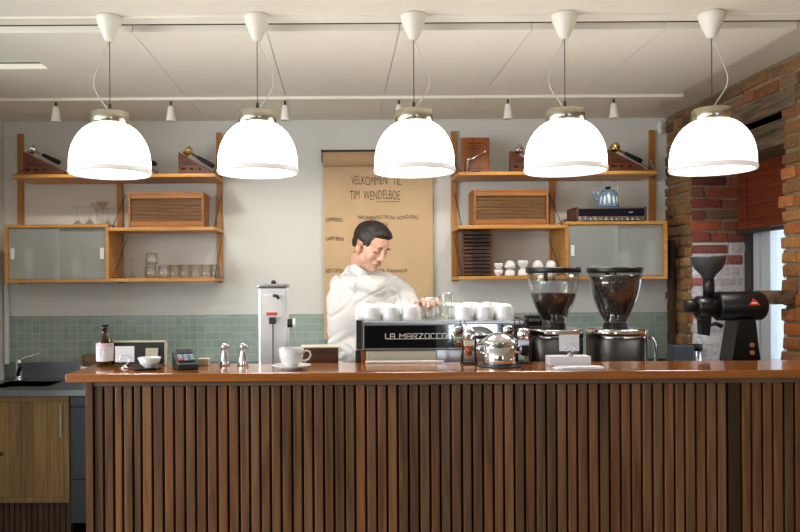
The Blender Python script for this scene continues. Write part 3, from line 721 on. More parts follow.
# sink cupboard
XC = -1.615
t = thing('sink_cupboard', 'pale ash wood cupboard under the sink with vertical boards', 'cupboard', (0, (BY0+.02)/K, 0))
b = MB().box(XL+.004, XC, .012, .5, .23, .245); b.box(XL+.004, XL+.02, .012, .5, .245, .862); b.box(XC-.016, XC, .012, .5, .245, .862); b.box(XL+.02, XC-.016, .485, .5, .245, .862); b.build('carcass', 'oak_side', t)
b = MB(); b.col = (1, 1, 1, 1); b.box(XL+.004, XC, -.005, .012, .83, .862, .001); b.box(XL+.004, XC, -.005, .012, .23, .262, .001); b.box(XC-.03, XC, -.005, .012, .2625, .8295, .001)
b.build('face_frame', 'cabinet_ash', t)
b = MB(); x = XL+.006; i = 0
while x < XC-.033:
    wd = random.choice((.07, .085, .1)); e = min(x+wd, XC-.032); v = random.choice((.8, 1.0, 1.12, .9)); b.col = (v, v, v, 1)
    b.box(x, e-.001, -.002, .0115, .264, .828); x = e+.0005
d = b.build('door', 'cabinet_ash', t)
b = MB().cyl((XC-.045, -.02, .62), (XC-.045, -.02, .815), .004, seg=12)
for z in (.63, .805): b.cyl((XC-.045, -.02, z), (XC-.045, -.0025, z), .003, seg=8)
b.build('handle', 'steel', d)
MB().cyl((-2.02, -.0035, .52), (-2.02, -.0015, .52), .013).build('finger_hole', 'gap_dark', d)
b = MB()
for i in range(18): b.box(XL+.01+i*.034, XL+.036+i*.034, .03, .045, 0, .228)
b.box(XL+.006, XC, .046, .06, 0, .228)
b.build('plinth', 'plinth_wood', t)
# fridge drawers right of the cupboard
t = thing('undercounter_fridge', 'dark steel undercounter fridge drawers between the sink cupboard and the bar', 'fridge', (0, (BY0+.02)/K, 0))
x0, x1 = XC+.006, -.7
MB().box(x0, x1, .02, .42, .1, .862).build('body', 'dark_steel', t)
for za, zb in ((.105, .36), (.366, .79), (.80, .858)):
    MB().box(x0, x1, 0, .019, za, zb, .003).build('drawer', 'dark_steel', t)
# rest of back counter base
t = thing('back_base_cabinet', 'dark base cabinet under the steel worktop, hidden behind the bar', 'cabinet', (0, (BY0+.03)/K, 0))
MB().box(-.69, 2.13, .01, .42, 0, .862).build('carcass', 'plinth_wood', t)
for i in range(4):
    a = -.685+i*.705; MB().box(a, a+.695, -.008, .009, .08, .855, .002).build('door', 'plinth_wood', t)
# items on back counter
t = thing('woven_basket', 'small brown woven basket in a white tub behind the left end of the bar', 'basket', (WX(88.5, 3.85), 3.86, BZ+.001))
MB().lathe([(0, 0), (.05, 0), (.06, .1), (.057, .1), (.048, .01), (0, .01)], seg=32).build('tub', 'porcelain', t)
MB().lathe([(0, .045), (.042, .045), (.048, .165), (.044, .17), (.036, .15), (0, .145)], seg=32).build('basket', 'woven', t)
t = thing('grey_box', 'ribbed grey plastic box behind the bar, left of the black coffee grinder on its stand', 'box', (WX(682, 3.6), 3.62, BZ+.001))
b = MB().box(-.06, .06, -.05, .05, 0, .235, .004)
for i in range(7): b.box(-.056+i*.0172, -.048+i*.0172, -.053, -.0495, .01, .23)
b.build('body', 'grey_ribbed', t)
t = thing('spice_jar', 'small steel jar with black lid behind the bar beside the ribbed grey box', 'jar', (WX(701, 3.6), 3.64, BZ+.001))
MB().lathe([(0, 0), (.026, 0), (.027, .2), (0, .2)], seg=24).build('body', 'steel', t)
MB().lathe([(0, .2005), (.029, .2005), (.03, .235), (.026, .24), (0, .24)], seg=24).build('lid', 'black_matte', t)

# ================================================================== BAR
CT = 1.228; YA = 2.0*K; YBK = 2.24*K
bar = thing('bar_counter', 'long bar counter with glossy orange-brown top and vertical dark wooden slats', 'bar counter', (0, 2.1, 0))
def by(y): return y-2.1*K
MB().box(-.918, 2.13, by(YA), by(YBK), CT-.028, CT, .003).build('countertop', 'bar_top', bar)
b = MB(); b.box(-.862, 2.12, by(2.045*K), by(2.045*K+.02), CT-.050, CT-.0285, .002); b.build('top_rail', 'bar_rail', bar)
b = MB().box(-.85, 2.12, by(2.05*K+.025), by(2.2*K), 0, CT-.0285); b.build('body', 'plinth_wood', bar)
b = MB(); x = -.868; i = 0
b.col = (.75, .68, .6, 1); b.box(x, x+.024, by(2.04*K), by(2.2*K), .0, CT-.0285, .001); x += .026
rr = random.Random(4)
while x < 2.09:
    wd = .0285*(1+.05*rr.uniform(-1, 1))
    if i in (2, 4): wd *= .75
    if abs(x-WX(731, 2.05)) < .02: v = (.22, .22, .22, 1); wd = .04
    else:
        g = rr.uniform(.72, 1.25); r_ = rr.uniform(-.1, .12); v = (g*(1+r_), g, g*(1-r_), 1)
    b.col = v; b.box(x, x+wd, by(2.05*K), by(2.05*K+.02), .0, CT-.0505, .0025, seg=2); x += wd+.0078; i += 1
b.build('slat_panel', 'bar_slat', bar)
# working surface behind the bar
t = thing('work_counter', 'low steel work counter behind the bar carrying the espresso machine', 'worktop', (0, 2.55, 0))
MB().box(-.85, 2.12, -.37, .35, .88, .92, .003).build('steel_top', 'steel', t)
MB().box(-.83, 2.1, -.35, .3, 0, .8795).build('base', 'plinth_wood', t)
WZ = .921

# bottle
def at(px, D): return (WX(px, D), D, CT+.0005)
t = thing('bottle', 'brown glass bottle with white and pink label at the left end of the bar', 'bottle', at(104.5, 2.2))
MB().lathe([(0, 0), (.028, 0), (.0305, .003), (.0305, .083), (.028, .092), (.017, .112), (.011, .12), (.0105, .133), (.013, .134), (.013, .142), (.009, .143), (.008, .12), (.015, .108), (.026, .09), (.028, .083), (.028, .006), (0, .005)], seg=40).build('body', 'bottle_glass', t)
lb = MB().lathe([(.0312, .018), (.0314, .019), (.0314, .078), (.0312, .079)], seg=40).build('label_sleeve', 'paper_white', t)
b = MB().lathe([(.0316, .073), (.0318, .0735), (.0318, .083), (.0312, .084)], seg=40); b.build('label_band', 'label_pink', lb)
b = MB()
pts = [(.0322*math.sin(.33*math.cos(a)+.05)*1.0, -.0322*math.cos(.33*math.cos(a)+.05), .052+.013*math.sin(a)) for a in [i*PI/8 for i in range(14)]]
b.tube(pts, .0007, 6); b.build('label_print', 'pink_ink', lb)
MB().lathe([(0, .1435), (.0128, .1435), (.013, .15), (.012, .152), (0, .152)], seg=24).build('stopper', 'black_matte', t)

def card_stand(loc, lab, w_, h_, z0, z1, base_z=0, tilt=0):
    t = thing('card_holder', lab, 'card holder', loc, tilt)
    b = MB().lathe([(0, 0), (.014, 0), (.013, .004), (.006, .007), (.004, .012), (0, .013)], seg=24); b.build('foot', 'chrome', t)
    b = MB().tube([(.017*math.sin(a), -.003, .030+.017*-math.cos(a)) for a in [i*PI/10+.35 for i in range(18)]], .0013, 6); b.build('wire_ring', 'chrome', t)
    MB().box(-w_/2, w_/2, .0025, .0035, z0, z1).build('card', 'paper_white', t)
card_stand((WX(124, 2.13), 2.13, CT+.0005), 'wire card holder with blank white card beside the brown bottle', .068, 0, .022, .078)
t = thing('shallow_tray', 'black shallow tray with cream rim tilted up behind the white bowl', 'tray', (WX(142, 2.3)+.01, 2.215, CT+.0005))
mx = Matrix.Rotation(-.12, 4, 'X')
MB().box(-.1, .1, -.006, .006, .001, .082, .002, mx).build('panel', 'black_matte', t)
b = MB().box(-.1, .104, -.012, .008, .0825, .089, .001, mx); b.box(.1005, .1055, -.012, .008, .001, .082, .001, mx); b.build('rim', 'cream', t)
# bowl on saucer
t = thing('saucer', 'dark saucer under the white bowl at the left of the bar', 'saucer', at(146, 2.11))
MB().lathe([(0, 0), (.03, 0), (.052, .005), (.052, .0065), (.028, .003), (0, .003)], seg=40).build('plate', 'dark_steel', t)
tag(MB().lathe([(0, 0), (.016, 0), (.018, .003), (.032, .014), (.041, .037), (.0395, .037), (.03, .016), (0, .006)], seg=40).build('bowl', 'porcelain', loc=(WX(149, 2.11), 2.11, CT+.0045)), 'small white bowl standing on a dark saucer near the card terminal', 'bowl')
tag(MB().box(-.022, .022, -.004, .004, 0, .065, .001, Matrix.Rotation(-.15, 4, 'X')).build('sugar_packet', 'cream', loc=(WX(149, 2.16)+.001, 2.178, CT+.001)), 'cream paper packet leaning behind the white bowl', 'packet')
# payment terminal
t = thing('payment_terminal', 'black card payment terminal with coloured keys on the left of the bar', 'payment terminal', at(184.5, 2.13), .35)
b = MB().prism([(-.07, 0), (.07, 0), (.07, .05), (.055, .058), (-.065, .022), (-.07, .016)], -.037, .037, .006)
o = b.build('housing', 'black_matte', t); o.data.transform(Matrix.Rotation(PI/2, 4, 'Z'))
ang = math.atan2(.036, .12)
for r_ in range(3):
    for c_ in range(3):
        m_ = ('keypad_red', 'keypad_blue', 'keypad_green')[c_] if r_ == 0 else 'keypad_blue'
        u = -.045+r_*.018; z = .0285+ (u+.065)*math.tan(ang)-.0015
        q = Matrix.Translation(((c_-1)*.02, u, z)) @ Matrix.Rotation(ang, 4, 'X')
        MB().box(-.008, .008, -.007, .007, -.001, .004, .001, q).build('key', m_, t)
q = Matrix.Translation((0, .025, .0275+(.09)*math.tan(ang))) @ Matrix.Rotation(ang, 4, 'X')
MB().box(-.027, .027, -.016, .02, -.001, .0025, .001, q).build('screen', 'screen_grey', t)
for i in range(2):
    tag(MB().box(-.02, .02, -.02, .02, 0, .012, .002).build('napkin_stack', 'cream', loc=(WX(203, 2.2), 2.205, CT+.0005+i*.0125)), ('lower' if i == 0 else 'upper')+' cream coaster block of the small stack right of the payment terminal', 'coaster', 'cream coasters')
# pourers
for px, lab in ((224, 'conical steel pourer with dark spout, the one nearer the card terminal'), (242.5, 'conical steel pourer with dark spout, the one beside the upright steel brewer')):
    D = 2.19; t = thing('pourer', lab, 'pourer', at(px, D), group='steel pourers')
    MB().lathe([(0, 0), (.02, 0), (.021, .003), (.017, .02), (.009, .05), (.0085, .058), (0, .059)], seg=28).build('body', 'chrome', t)
    b = MB().lathe([(0, .0592), (.01, .0592), (.013, .064), (.012, .073), (.006, .08), (0, .081)], seg=20); b.tube([(.0, 0, .07), (.012, -.004, .072), (.018, -.006, .062)], [.006, .005, .004], 10)
    b.build('spout', 'steel', t)
# cup and saucer
t = thing('saucer', 'white saucer under the large white cup in front of the steel brewer', 'saucer', at(291, 2.09))
MB().lathe([(0, 0), (.034, 0), (.036, .003), (.068, .013), (.068, .0155), (.034, .0065), (0, .006)], seg=48).build('plate', 'porcelain', t)
t = thing('coffee_cup', 'large white porcelain cup with handle standing on the saucer at the bar', 'cup', (WX(291, 2.09), 2.09, CT+.0072))
MB().lathe([(0, 0), (.024, 0), (.025, .003), (.021, .006), (.036, .018), (.042, .038), (.0445, .066), (.0425, .066), (.040, .038), (.034, .02), (0, .01)], seg=48).build('bowl', 'porcelain', t)
MB().tube([(.040, 0, .05), (.052, 0, .057), (.063, 0, .053), (.067, 0, .041), (.061, 0, .028), (.048, 0, .022), (.037, 0, .022)], [.004, .0038, .0036, .0036, .0036, .0038, .004], 10).build('handle', 'porcelain', t)
# steel tower brewer
D = 2.5
t = thing('coffee_brewer', 'tall slim stainless steel brewer standing behind the bar', 'brewer', (WX(272, D), D+.06, WZ))
def zl(py, D=2.5): return W(272, py, D).z-WZ
zt = zl(285)
MB().box(-.06, .06, -.06, .08, 0, zt-.012, .008).build('body', 'satin_steel', t)
MB().box(-.063, .063, -.063, .083, zt-.0115, zt+.004, .005).build('top_cap', 'steel', t)
MB().lathe([(0, zt+.0045), (.01, zt+.0045), (.012, zt+.012), (.006, zt+.02), (0, zt+.021)], seg=20).build('top_knob', 'black_matte', t)
o = MB().box(-.04, .04, -.0635, -.0605, zl(317), zl(295), .001).build('front_plate', 'plastic_white', t)
MB().box(-.025, .02, -.0655, -.064, zl(315.5), zl(312.5)).build('orange_strip', 'keypad_red', o)
MB().tube([(.005, -.066, zl(295.5)), (.02, -.074, zl(296)), (.028, -.074, zl(299))], [.007, .007, .006], 10).build('handle', 'black_matte', t)
MB().box(-.014, .014, -.08, -.0645, zl(324), zl(317.3), .003).build('nozzle', 'dark_steel', t)
MB().cyl((.002, -.068, zl(324.2)), (.002, -.068, .12), .0025, seg=10).build('drain_pipe', 'dark_steel', t)
b = MB().cyl((.0605, -.02, zl(324)), (.082, -.02, zl(324)), .018); b.build('dial', 'black_matte', t)
MB().cyl((.0825, -.02, zl(324)), (.092, -.02, zl(324)), .021).build('dial_ring', 'plastic_white', t)
# wooden box
t = thing('wooden_box', 'low dark brown wooden box with pale rim behind the white cup', 'box', (WX(319, 2.32), 2.37, WZ))
z1 = W(319, 347, 2.32).z-WZ
MB().box(-.073, .073, -.05, .05, 0, z1-.005, .002).build('body', 'walnut', t)
MB().box(-.075, .075, -.052, .052, z1-.0045, z1, .001).build('rim', 'cream', t)

# ================================================================== ESPRESSO MACHINE
D = 2.29
mxl, mxr = WX(355, D), WX(524, D); mc = (mxl+mxr)/2; hw = (mxr-mxl)/2
t = thing('espresso_machine', 'wide chrome and black espresso machine behind the bar with brand lettering', 'espresso machine', (mc, D, WZ))
def mz(py): return W(440, py, D).z-WZ
zt = mz(320.5); zb = mz(348.5)
MB().box(-hw+.012, hw-.012, .035, .40, .16, zt-.014, .006).build('body', 'steel', t)
MB().box(-hw+.03, hw-.03, .06, .36, .05, .158, .004).build('base', 'steel', t)
MB().box(-hw+.006, hw, .0, .42, zt-.0135, zt-.002, .003).build('cup_tray', 'steel', t)
MB().box(-hw+.03, hw-.001, -.004, .03, zb, zt-.014, .003).build('back_panel', 'mirror_steel', t)
MB().box(-hw+.004, hw, -.008, .0, zb-.006, zb-.0005, .0015).build('lower_trim', 'chrome', t)
MB().box(-hw, -hw+.028, -.008, .4, zb-.004, zt+.006, .004).build('side_panel', 'mirror_steel', t)
MB().box(hw+.0005, hw+.014, -.008, .4, zb-.03, zt+.004, .004).build('side_panel', 'black_gloss', t)
MB().box(-hw+.035, -.015, -.0065, -.0045, zb+.003, zt-.018, .0005).build('dark_reflection', 'panel_reflection', t)  # dark glass standing in for the panel's reflection of the dark room
pr_ = MB().box(-hw+.04, -.01, .0, .034, mz(362), mz(350.5), .006).build('underbody', 'cream', t)
MB().box(-hw+.0, -hw+.02, .0, .03, .2, zb-.0065, .003).build('black_leg', 'black_matte', t)
MB().box(-hw+.0205, -hw+.038, .0, .03, .2, zb-.0065, .003).build('wooden_leg', 'plaque_wood', t)
for sx in (-1, 1):
    for yy in (.09, .33): MB().cyl((sx*.25, yy, 0), (sx*.25, yy, .05), .018).build('foot', 'black_matte', t)
# lettering built of strokes
b = MB(); base = mz(338.2); cap = .0185; x = WX(385, D)-mc; lw = .0026
G = {'L': (['0,1 0,0 1,0'], .55), 'A': (['0,0 0,1 1,1 1,0', '0,.45 1,.45'], .75), 'M': (['0,0 0,1 .5,.45 1,1 1,0'], .95), 'R': (['0,0 0,1 1,1 1,.5 0,.5', '.4,.5 1,0'], .75),
     'Z': (['0,1 1,1 0,0 1,0'], .8), 'O': (['0,0 0,1 1,1 1,0 0,0'], .75), 'C': (['1,1 0,1 0,0 1,0'], .7), ' ': ([], .3)}
word = 'LA MARZOCCO'; tot = sum(G[c][1] for c in word)+.32*(len(word)-1); W_ = WX(446, D)-WX(385, D); u = W_/tot
for c in word:
    st, wdt = G[c]
    for s_ in st:
        pts = [tuple(float(v) for v in q.split(',')) for q in s_.split()]
        for (xa, za), (xb, zb_) in zip(pts, pts[1:]):
            p0 = Vector((x+xa*wdt*u, 0, base+za*cap)); p1 = Vector((x+xb*wdt*u, 0, base+zb_*cap)); d = p1-p0; L = d.length; a = math.atan2(d.z, d.x)
            m_ = Matrix.Translation(p0) @ Matrix.Rotation(-a, 4, 'Y'); b.box(-lw/2, L+lw/2, -.0095, -.007, -lw/2, lw/2, 0, m_)
    x += (wdt+.32)*u
b.box(WX(385, D)-mc, WX(446, D)-mc, -.0095, -.0071, base-.0022, base-.0002)
b.box(WX(446, D)-mc, WX(472, D)-mc, -.0095, -.0071, base+.001, base+.0035)
b.build('brand_lettering', 'plastic_white', t)
mtop = WZ+zt-.002
# cups on the machine
CI = [(0, .065), (.014, .0645), (.0225, .0615), (.030, .053), (.0350, .040), (.0380, .022), (.0395, 0), (.0375, 0), (.0365, .03), (.034, .047), (.028, .058), (0, .061)]
rows = [(371.5, 'L1'), (391, 'L2'), (410.5, 'L3'), (464.5, 'R1'), (484, 'R2'), (504, 'R3')]
nmr = {'L1': 'leftmost column', 'L2': 'second column from left', 'L3': 'column just left of the jars', 'R1': 'column just right of the jars', 'R2': 'second column from right', 'R3': 'rightmost column'}
for p, k in rows:
    for j, (yy, wd) in enumerate(((2.345, 'front'), (2.43, 'second row'), (2.515, 'third row'))):
        x_ = WX(p, 2.345)-.012*j
        simple('coffee_cup', CI, (x_, yy, mtop+.0005), 'inverted white cup on the espresso machine, %s, %s' % (wd, nmr[k]), 'cup', 'white cups warming on the espresso machine', 'porcelain', 36)
# clear jars on the machine
def jar(px, D, r, h_, lab, cap=None, ring=False):
    t = thing('glass_jar', lab, 'jar', (WX(px, D), D, mtop+.0005))
    MB().lathe([(0, 0), (r*.9, 0), (r, .005), (r, h_*.8), (r*.85, h_*.95), (r*.85, h_), (r*.8, h_), (r*.8, h_*.94), (r*.92, h_*.79), (r*.92, .008), (0, .006)], seg=32).build('body', 'clear_glass', t)
    if cap: MB().lathe([(0, h_+.0005), (r*.9, h_+.0005), (r*.92, h_+.014), (0, h_+.016)], seg=28).build('lid', cap, t)
    if ring:
        MB().lathe([(r*1.04, h_*.42), (r*1.06, h_*.43), (r*1.06, h_*.47), (r*1.04, h_*.48)], seg=32).build('band', 'steel', t)
jar(420, 2.46, .026, .07, 'low clear glass jar beside the third cup on the espresso machine')
jar(430.5, 2.40, .024, .072, 'clear glass jar with white lid on the espresso machine, held by the barista', 'plastic_white')
jar(446, 2.42, .030, .105, 'tall clear glass jar with steel band on the espresso machine', None, True)

# stovetop pot
t = thing('serving_pot', 'polished round steel pot with domed lid standing on the bar', 'pot', at(499, 2.13))
MB().lathe([(0, 0), (.074, 0), (.076, .003), (.07, .006), (0, .006)], seg=48).build('base_tray', 'dark_steel', t)
MB().lathe([(0, .0065), (.056, .0065), (.058, .01), (.058, .081), (.056, .081), (.055, .012), (0, .01)], seg=56).build('body', 'chrome', t)
MB().lathe([(.0, .083), (.064, .0815), (.066, .085), (.064, .089), (.052, .1), (.036, .111), (.018, .118), (0, .12)], seg=56).build('lid', 'chrome', t)
for sx in (-1, 1): MB().tube([(sx*.056, -.01, .07), (sx*.074, -.012, .072), (sx*.074, -.012, .05), (sx*.056, -.01, .048)], .0035).build('handle', 'chrome', t)
# two chrome brewing stands
def stand(px, lab, amber):
    D = 2.19; t = thing('brewing_stand', lab, 'brewing stand', at(px, D), group='chrome brewing stands')
    b = MB()
    for sx in (-1, 1): b.tube([(sx*.026, 0, .0), (sx*.022, 0, .05), (sx*.026, 0, .09)], .004)
    b.box(-.03, .03, -.02, .02, 0, .006, .001); b.build('frame', 'black_matte', t)
    MB().lathe([(0, .088), (.018, .088), (.022, .094), (.022, .118), (.016, .128), (0, .13)], seg=28).build('head', 'chrome', t)
    b = MB().tube([(-.022, 0, .115), (-.03, .0, .14), (-.032, 0, .158)], .002); b.tube([(.0, 0, .128), (-.012, .0, .145), (-.016, 0, .158)], .002); b.build('lever', 'dark_steel', t)
    MB().box(-.019, .019, -.014, .014, .066, .087, .003).build('collar', 'cream' if amber else 'steel', t)
    MB().lathe([(0, .03), (.009, .03), (.018, .0655), (0, .0655)], seg=24).build('cone', 'amber' if amber else 'black_gloss', t)
stand(468.5, 'chrome brewing stand with amber cone left of the domed steel pot', True)
stand(523, 'chrome brewing stand with black cone right of the domed steel pot', False)

# ================================================================== GRINDERS
def grinder(px, fill, lab):
    D = 2.42; rb = 27.3*D/F; D2 = D+rb/K; t = thing('coffee_grinder', lab, 'coffee grinder', (WX(px, D2), D2, WZ), group='hopper grinders')
    def g(py): return W(px, py, D2 if py < 330 else D).z-WZ
    s = D2/F
    MB().lathe([(0, 0), (rb*.98, 0), (rb, .01), (rb, g(338.5)), (0, g(338.5))], seg=56, sq=3).build('body', 'black_gloss', t)
    MB().lathe([(0, g(338.4)), (rb*1.01, g(338.4)), (rb*1.01, g(331)), (rb*.98, g(330.1)), (0, g(330.1))], seg=56, sq=3).build('steel_band', 'chrome', t)
    MB().lathe([(0, g(329.9)), (13*s, g(329.9)), (12*s, g(327.5)), (11*s, g(322.5)), (0, g(322.5))], seg=32).build('neck', 'black_matte', t)
    out = [(11.2*s, g(322.4)), (14*s, g(316)), (18.5*s, g(306)), (22*s, g(296)), (24.4*s, g(285)), (25.6*s, g(273.2))]
    inn = [(r-.003, z+.0) for r, z in out][::-1]
    MB().lathe(out+inn+[out[0]], seg=56).build('hopper', 'hopper_glass', t)
    def rad(py):
        ys = [322.4, 316, 306, 296, 285, 273.2]; rs = [11.2, 14, 18.5, 22, 24.4, 25.6]
        for a in range(5):
            if ys[a] >= py >= ys[a+1]: u = (ys[a]-py)/(ys[a]-ys[a+1]); return rs[a]+(rs[a+1]-rs[a])*u
        return 25
    prof = [(0, g(322))]; k = 321.5
    while k > fill: prof.append((rad(k)*s-.0045, g(k))); k -= 3
    prof += [(rad(fill)*s-.0045, g(fill)), (rad(fill)*s*.5, g(fill-1)), (0, g(fill-1.6))]
    bb = MB().lathe(prof, seg=64); o = bb.build('coffee_beans', 'beans', t); o['kind'] = 'stuff'
    for v in o.data.vertices:
        r_ = math.hypot(v.co.x, v.co.y)
        if r_ > 1e-4:
            n_ = noise.noise(v.co*140)*.0035-.001; v.co.x *= 1+n_/r_; v.co.y *= 1+n_/r_; v.co.z += noise.noise(v.co*90)*.004 if v.co.z > g(fill+2) else 0
    ld = MB().lathe([(0, g(272.9)), (26.2*s, g(272.9)), (26.9*s, g(272)), (26.9*s, g(268.4)), (26.2*s, g(267.6)), (0, g(267.2))], seg=56).build('lid', 'black_gloss', t)
    b = MB().cyl((-8*s, -.01, g(273)), (-8*s, -.01, g(281.5)), .010, .008); b.cyl((2*s, .02, g(273)), (2*s, .02, g(280)), .006)
    b.build('lid_latch', 'black_gloss', ld)
    MB().box(-.03, .03, -rb*.99-.03, -rb*.93, g(338)+0-.16, g(338)-.1, .004).build('dosing_fork', 'black_matte', t)
    if px > 600: MB().box(rb*1.01+.001, rb*1.01+.007, -rb*.45, rb*.3, 0, g(331), .001).build('side_strip', 'steel', t)
    return t
grinder(553.3, 294, 'coffee grinder with clear hopper half full of beans, next to the espresso machine')
grinder(615, 276, 'coffee grinder with clear hopper filled to the top with beans, right of its twin')
t = thing('control_box', 'small black control box with chrome buttons behind the left grinder', 'control box', (WX(536, 2.62), 2.66, WZ))
zz = W(536, 316, 2.6).z-WZ
MB().box(-.034, .034, -.03, .03, 0, zz, .004).build('housing', 'black_matte', t)
for i, z in enumerate((.018, .052)): MB().box(-.026, .022, -.034, -.0305, zz-z-.008, zz-z+.006, .001).build('button_row', 'steel', t)
# card holder on box + papers
t = thing('leaflet_box', 'low white cardboard box in front of the left grinder', 'box', at(567.5, 2.14))
MB().box(-.073, .073, -.03, .03, 0, .034, .002).build('carton', 'paper_white', t)
card_stand((WX(568.5, 2.12)+.002, 2.12, CT+.035), 'wire card holder with blank white card on the white box by the grinders', .07, 0, .018, .076)
for i, (dx, rz) in enumerate(((0, .04), (.004, -.05), (.012, .02))):
    tag(MB().box(-.08+.005*i, .08-.005*i, -.032, .028, 0, .0022).build('leaflet', 'paper_white', loc=(WX(577.5, 2.05)+dx, 2.055, CT+.0006+.0026*i)), ['bottom', 'middle', 'top'][i]+' white leaflet of the flat pile in front of the white box', 'leaflet', 'white leaflets').rotation_euler = (0, 0, rz)
tag(MB().box(-.145, .145, -.008, .008, 0, .008, .002).build('white_strip', 'paper_white', loc=(WX(404, 2.22), 2.226, CT+.0006)), 'long narrow white strip along the back edge of the bar below the espresso machine', 'strip')  # flat white strip at the back edge of the countertop

# ================================================================== BLACK COFFEE GRINDER ON STAND
D = 2.6; s = D/F
t = thing('shop_grinder', 'black bulk coffee grinder with grey bowl hopper and red triangle badge', 'coffee grinder', (WX(740, D), D, WZ))
def ex(px): return WX(px, D)-WX(740, D)
def ez(py): return W(730, py, D).z-WZ
MB().prism([(ex(723), 0), (ex(756), 0), (ex(753.5), ez(358)), (ex(749.5), ez(319)), (ex(732), ez(319)), (ex(726), ez(358))], -.05, .06, .004).build('stand', 'black_gloss', t)
RX = Matrix.Rotation(PI/2, 3, 'Y')
zc_ = (ez(291.5)+ez(320.5))/2; rd = (ez(291.5)-ez(320.5))/2
x0 = ex(716); L = ex(762)-x0
MB().lathe([(0, 0), (rd*.93, 0), (rd, .006), (rd, L-.02), (rd*.97, L-.008), (rd*.85, L), (0, L)], (x0, 0, zc_), 48, RX).build('motor_drum', 'black_gloss', t)
zh = (ez(296)+ez(317.5))/2; rh = (ez(296)-ez(317.5))/2; x1 = ex(695)
MB().lathe([(0, 0), (rh*.8, 0), (rh, .01), (rh, x0-x1+.012), (0, x0-x1+.012)], (x1, 0, zh), 40, RX).build('burr_housing', 'black_gloss', t)
MB().lathe([(0, 0), (.024, 0), (.028, .004), (.028, .034), (.02, .045), (0, .045)], (ex(685), 0, ez(305.5)), 32, RX).build('adjustment_knob', 'black_matte', t)
MB().lathe([(0, ez(299)), (5.2*s, ez(299)), (5.6*s, ez(288)), (5.2*s, ez(279)), (0, ez(279))], (ex(708.7), 0, 0), 28).build('feed_neck', 'black_gloss', t)
prof = [(5.0*s, ez(279)), (7*s, ez(275)), (12.5*s, ez(269)), (16*s, ez(262.5)), (16.9*s, ez(257.5)), (17.1*s, ez(256.6))]
MB().lathe(prof+[(r-.003, z) for r, z in prof][::-1], (ex(708.5), 0, 0), 48).build('hopper_bowl', 'hopper_grey', t)
b = MB().prism([(ex(699), ez(334)), (ex(707), ez(335.5)), (ex(709), ez(316)), (ex(698), ez(316))], -.025, .02, .003); b.build('chute', 'black_gloss', t)
b = MB().tube([(ex(706), -.02, ez(325)), (ex(712), -.03, ez(323)), (ex(718), -.03, ez(326))], [.006, .009, .01], 12); b.tube([(ex(700), -.02, ez(322)), (ex(694), -.03, ez(320)), (ex(695), -.03, ez(325))], .004, 8)
b.build('bag_clamp', 'black_matte', t)
for py in (344, 351.5): MB().cyl((ex(745), -.0505, ez(py)), (ex(745), -.056, ez(py)), 2.4*s).build('bolt', 'brass', t)
b = MB(); yl = -rd
pl = [(ex(740.3), ez(305)), (ex(752.3), ez(305)), (ex(746.3), ez(298))]
def drumy(z): return -math.sqrt(max(1e-6, rd*rd-(z-zc_)**2))
n = 8; vs = []
for i in range(n+1):
    z = pl[0][1]+(pl[2][1]-pl[0][1])*i/n; hw_ = (pl[1][0]-pl[0][0])/2*(1-i/n)+.0002; y = drumy(z)-.0015
    vs.append((b.bm.verts.new((pl[2][0]-hw_, y, z)), b.bm.verts.new((pl[2][0]+hw_, y, z))))
b._done([b.bm.faces.new((vs[i][0], vs[i][1], vs[i+1][1], vs[i+1][0])) for i in range(n)], False)
o = b.build('badge', 'red_logo', t)
MB().box(ex(743.6), ex(749), drumy(ez(302.6))-.0028, drumy(ez(302.6))-.0012, ez(303.2), ez(302)).build('badge_mark', 'plastic_white', o)

# ================================================================== BARISTA
MD = 2.9
per = thing('person', 'person in white long-sleeved shirt looking down behind the espresso machine, hand on a jar', 'person', (WX(372, MD), MD+.06, 0))
PL = Vector(per.location)
HC_ = W(370.2, 246.4, 2.87) - PL                      # head centre
HR = (Matrix.Rotation(math.radians(43), 4, 'Z') @ Matrix.Rotation(math.radians(28), 4, 'X') @ Matrix.Rotation(math.radians(4), 4, 'Y'))
HS = .925
HT = Matrix.Translation(HC_) @ HR @ Matrix.Scale(HS, 4)
H3 = HR.to_3x3() @ Matrix.Scale(HS, 3)
def P_(px, py, D): return W(px, py, D) - PL
body = MB()
def hell(c, r, rot=None):
    m = H3 @ (rot if rot else Matrix.Identity(3)); body.ell(HT @ Vector(c), r, m, 28, 20)
hell((0, .015, .035), (.0755, .098, .084)); hell((0, -.03, -.015), (.062, .064, .08)); hell((0, -.035, .045), (.062, .06, .052))
hell((0, -.072, -.094), (.027, .022, .020)); hell((0, -.045, -.083), (.045, .045, .028)); hell((0, -.035, -.045), (.058, .056, .055))
for sx in (-1, 1):
    hell((sx*.042, -.012, -.055), (.024, .05, .038)); hell((sx*.036, -.058, -.022), (.032, .028, .034))
    hell((sx*.028, -.087, .031), (.027, .012, .0085)); hell((sx*.03, -.0815, .010), (.0165, .0125, .0105))
    hell((sx*.012, -.102, -.028), (.009, .011, .008))
    hell((sx*.078, .0, -.022), (.007, .017, .026), Matrix.Rotation(-.15, 3, 'X')); hell((sx*.083, .008, -.017), (.0055, .015, .021), Matrix.Rotation(sx*.35, 3, 'Z'))
    hell((sx*.075, -.006, -.048), (.006, .009, .01))
for i in range(6):
    u = i/5; hell((0, -.090-.019*u, .020-.040*u), (.0085+.004*u, .012, .012))
hell((0, -.1115, -.024), (.0125, .012, .0100))
hell((0, -.094, -.052), (.024, .012, .0065)); hell((0, -.092, -.063), (.020, .012, .0075)); hell((0, -.088, -.057), (.030, .013, .018))
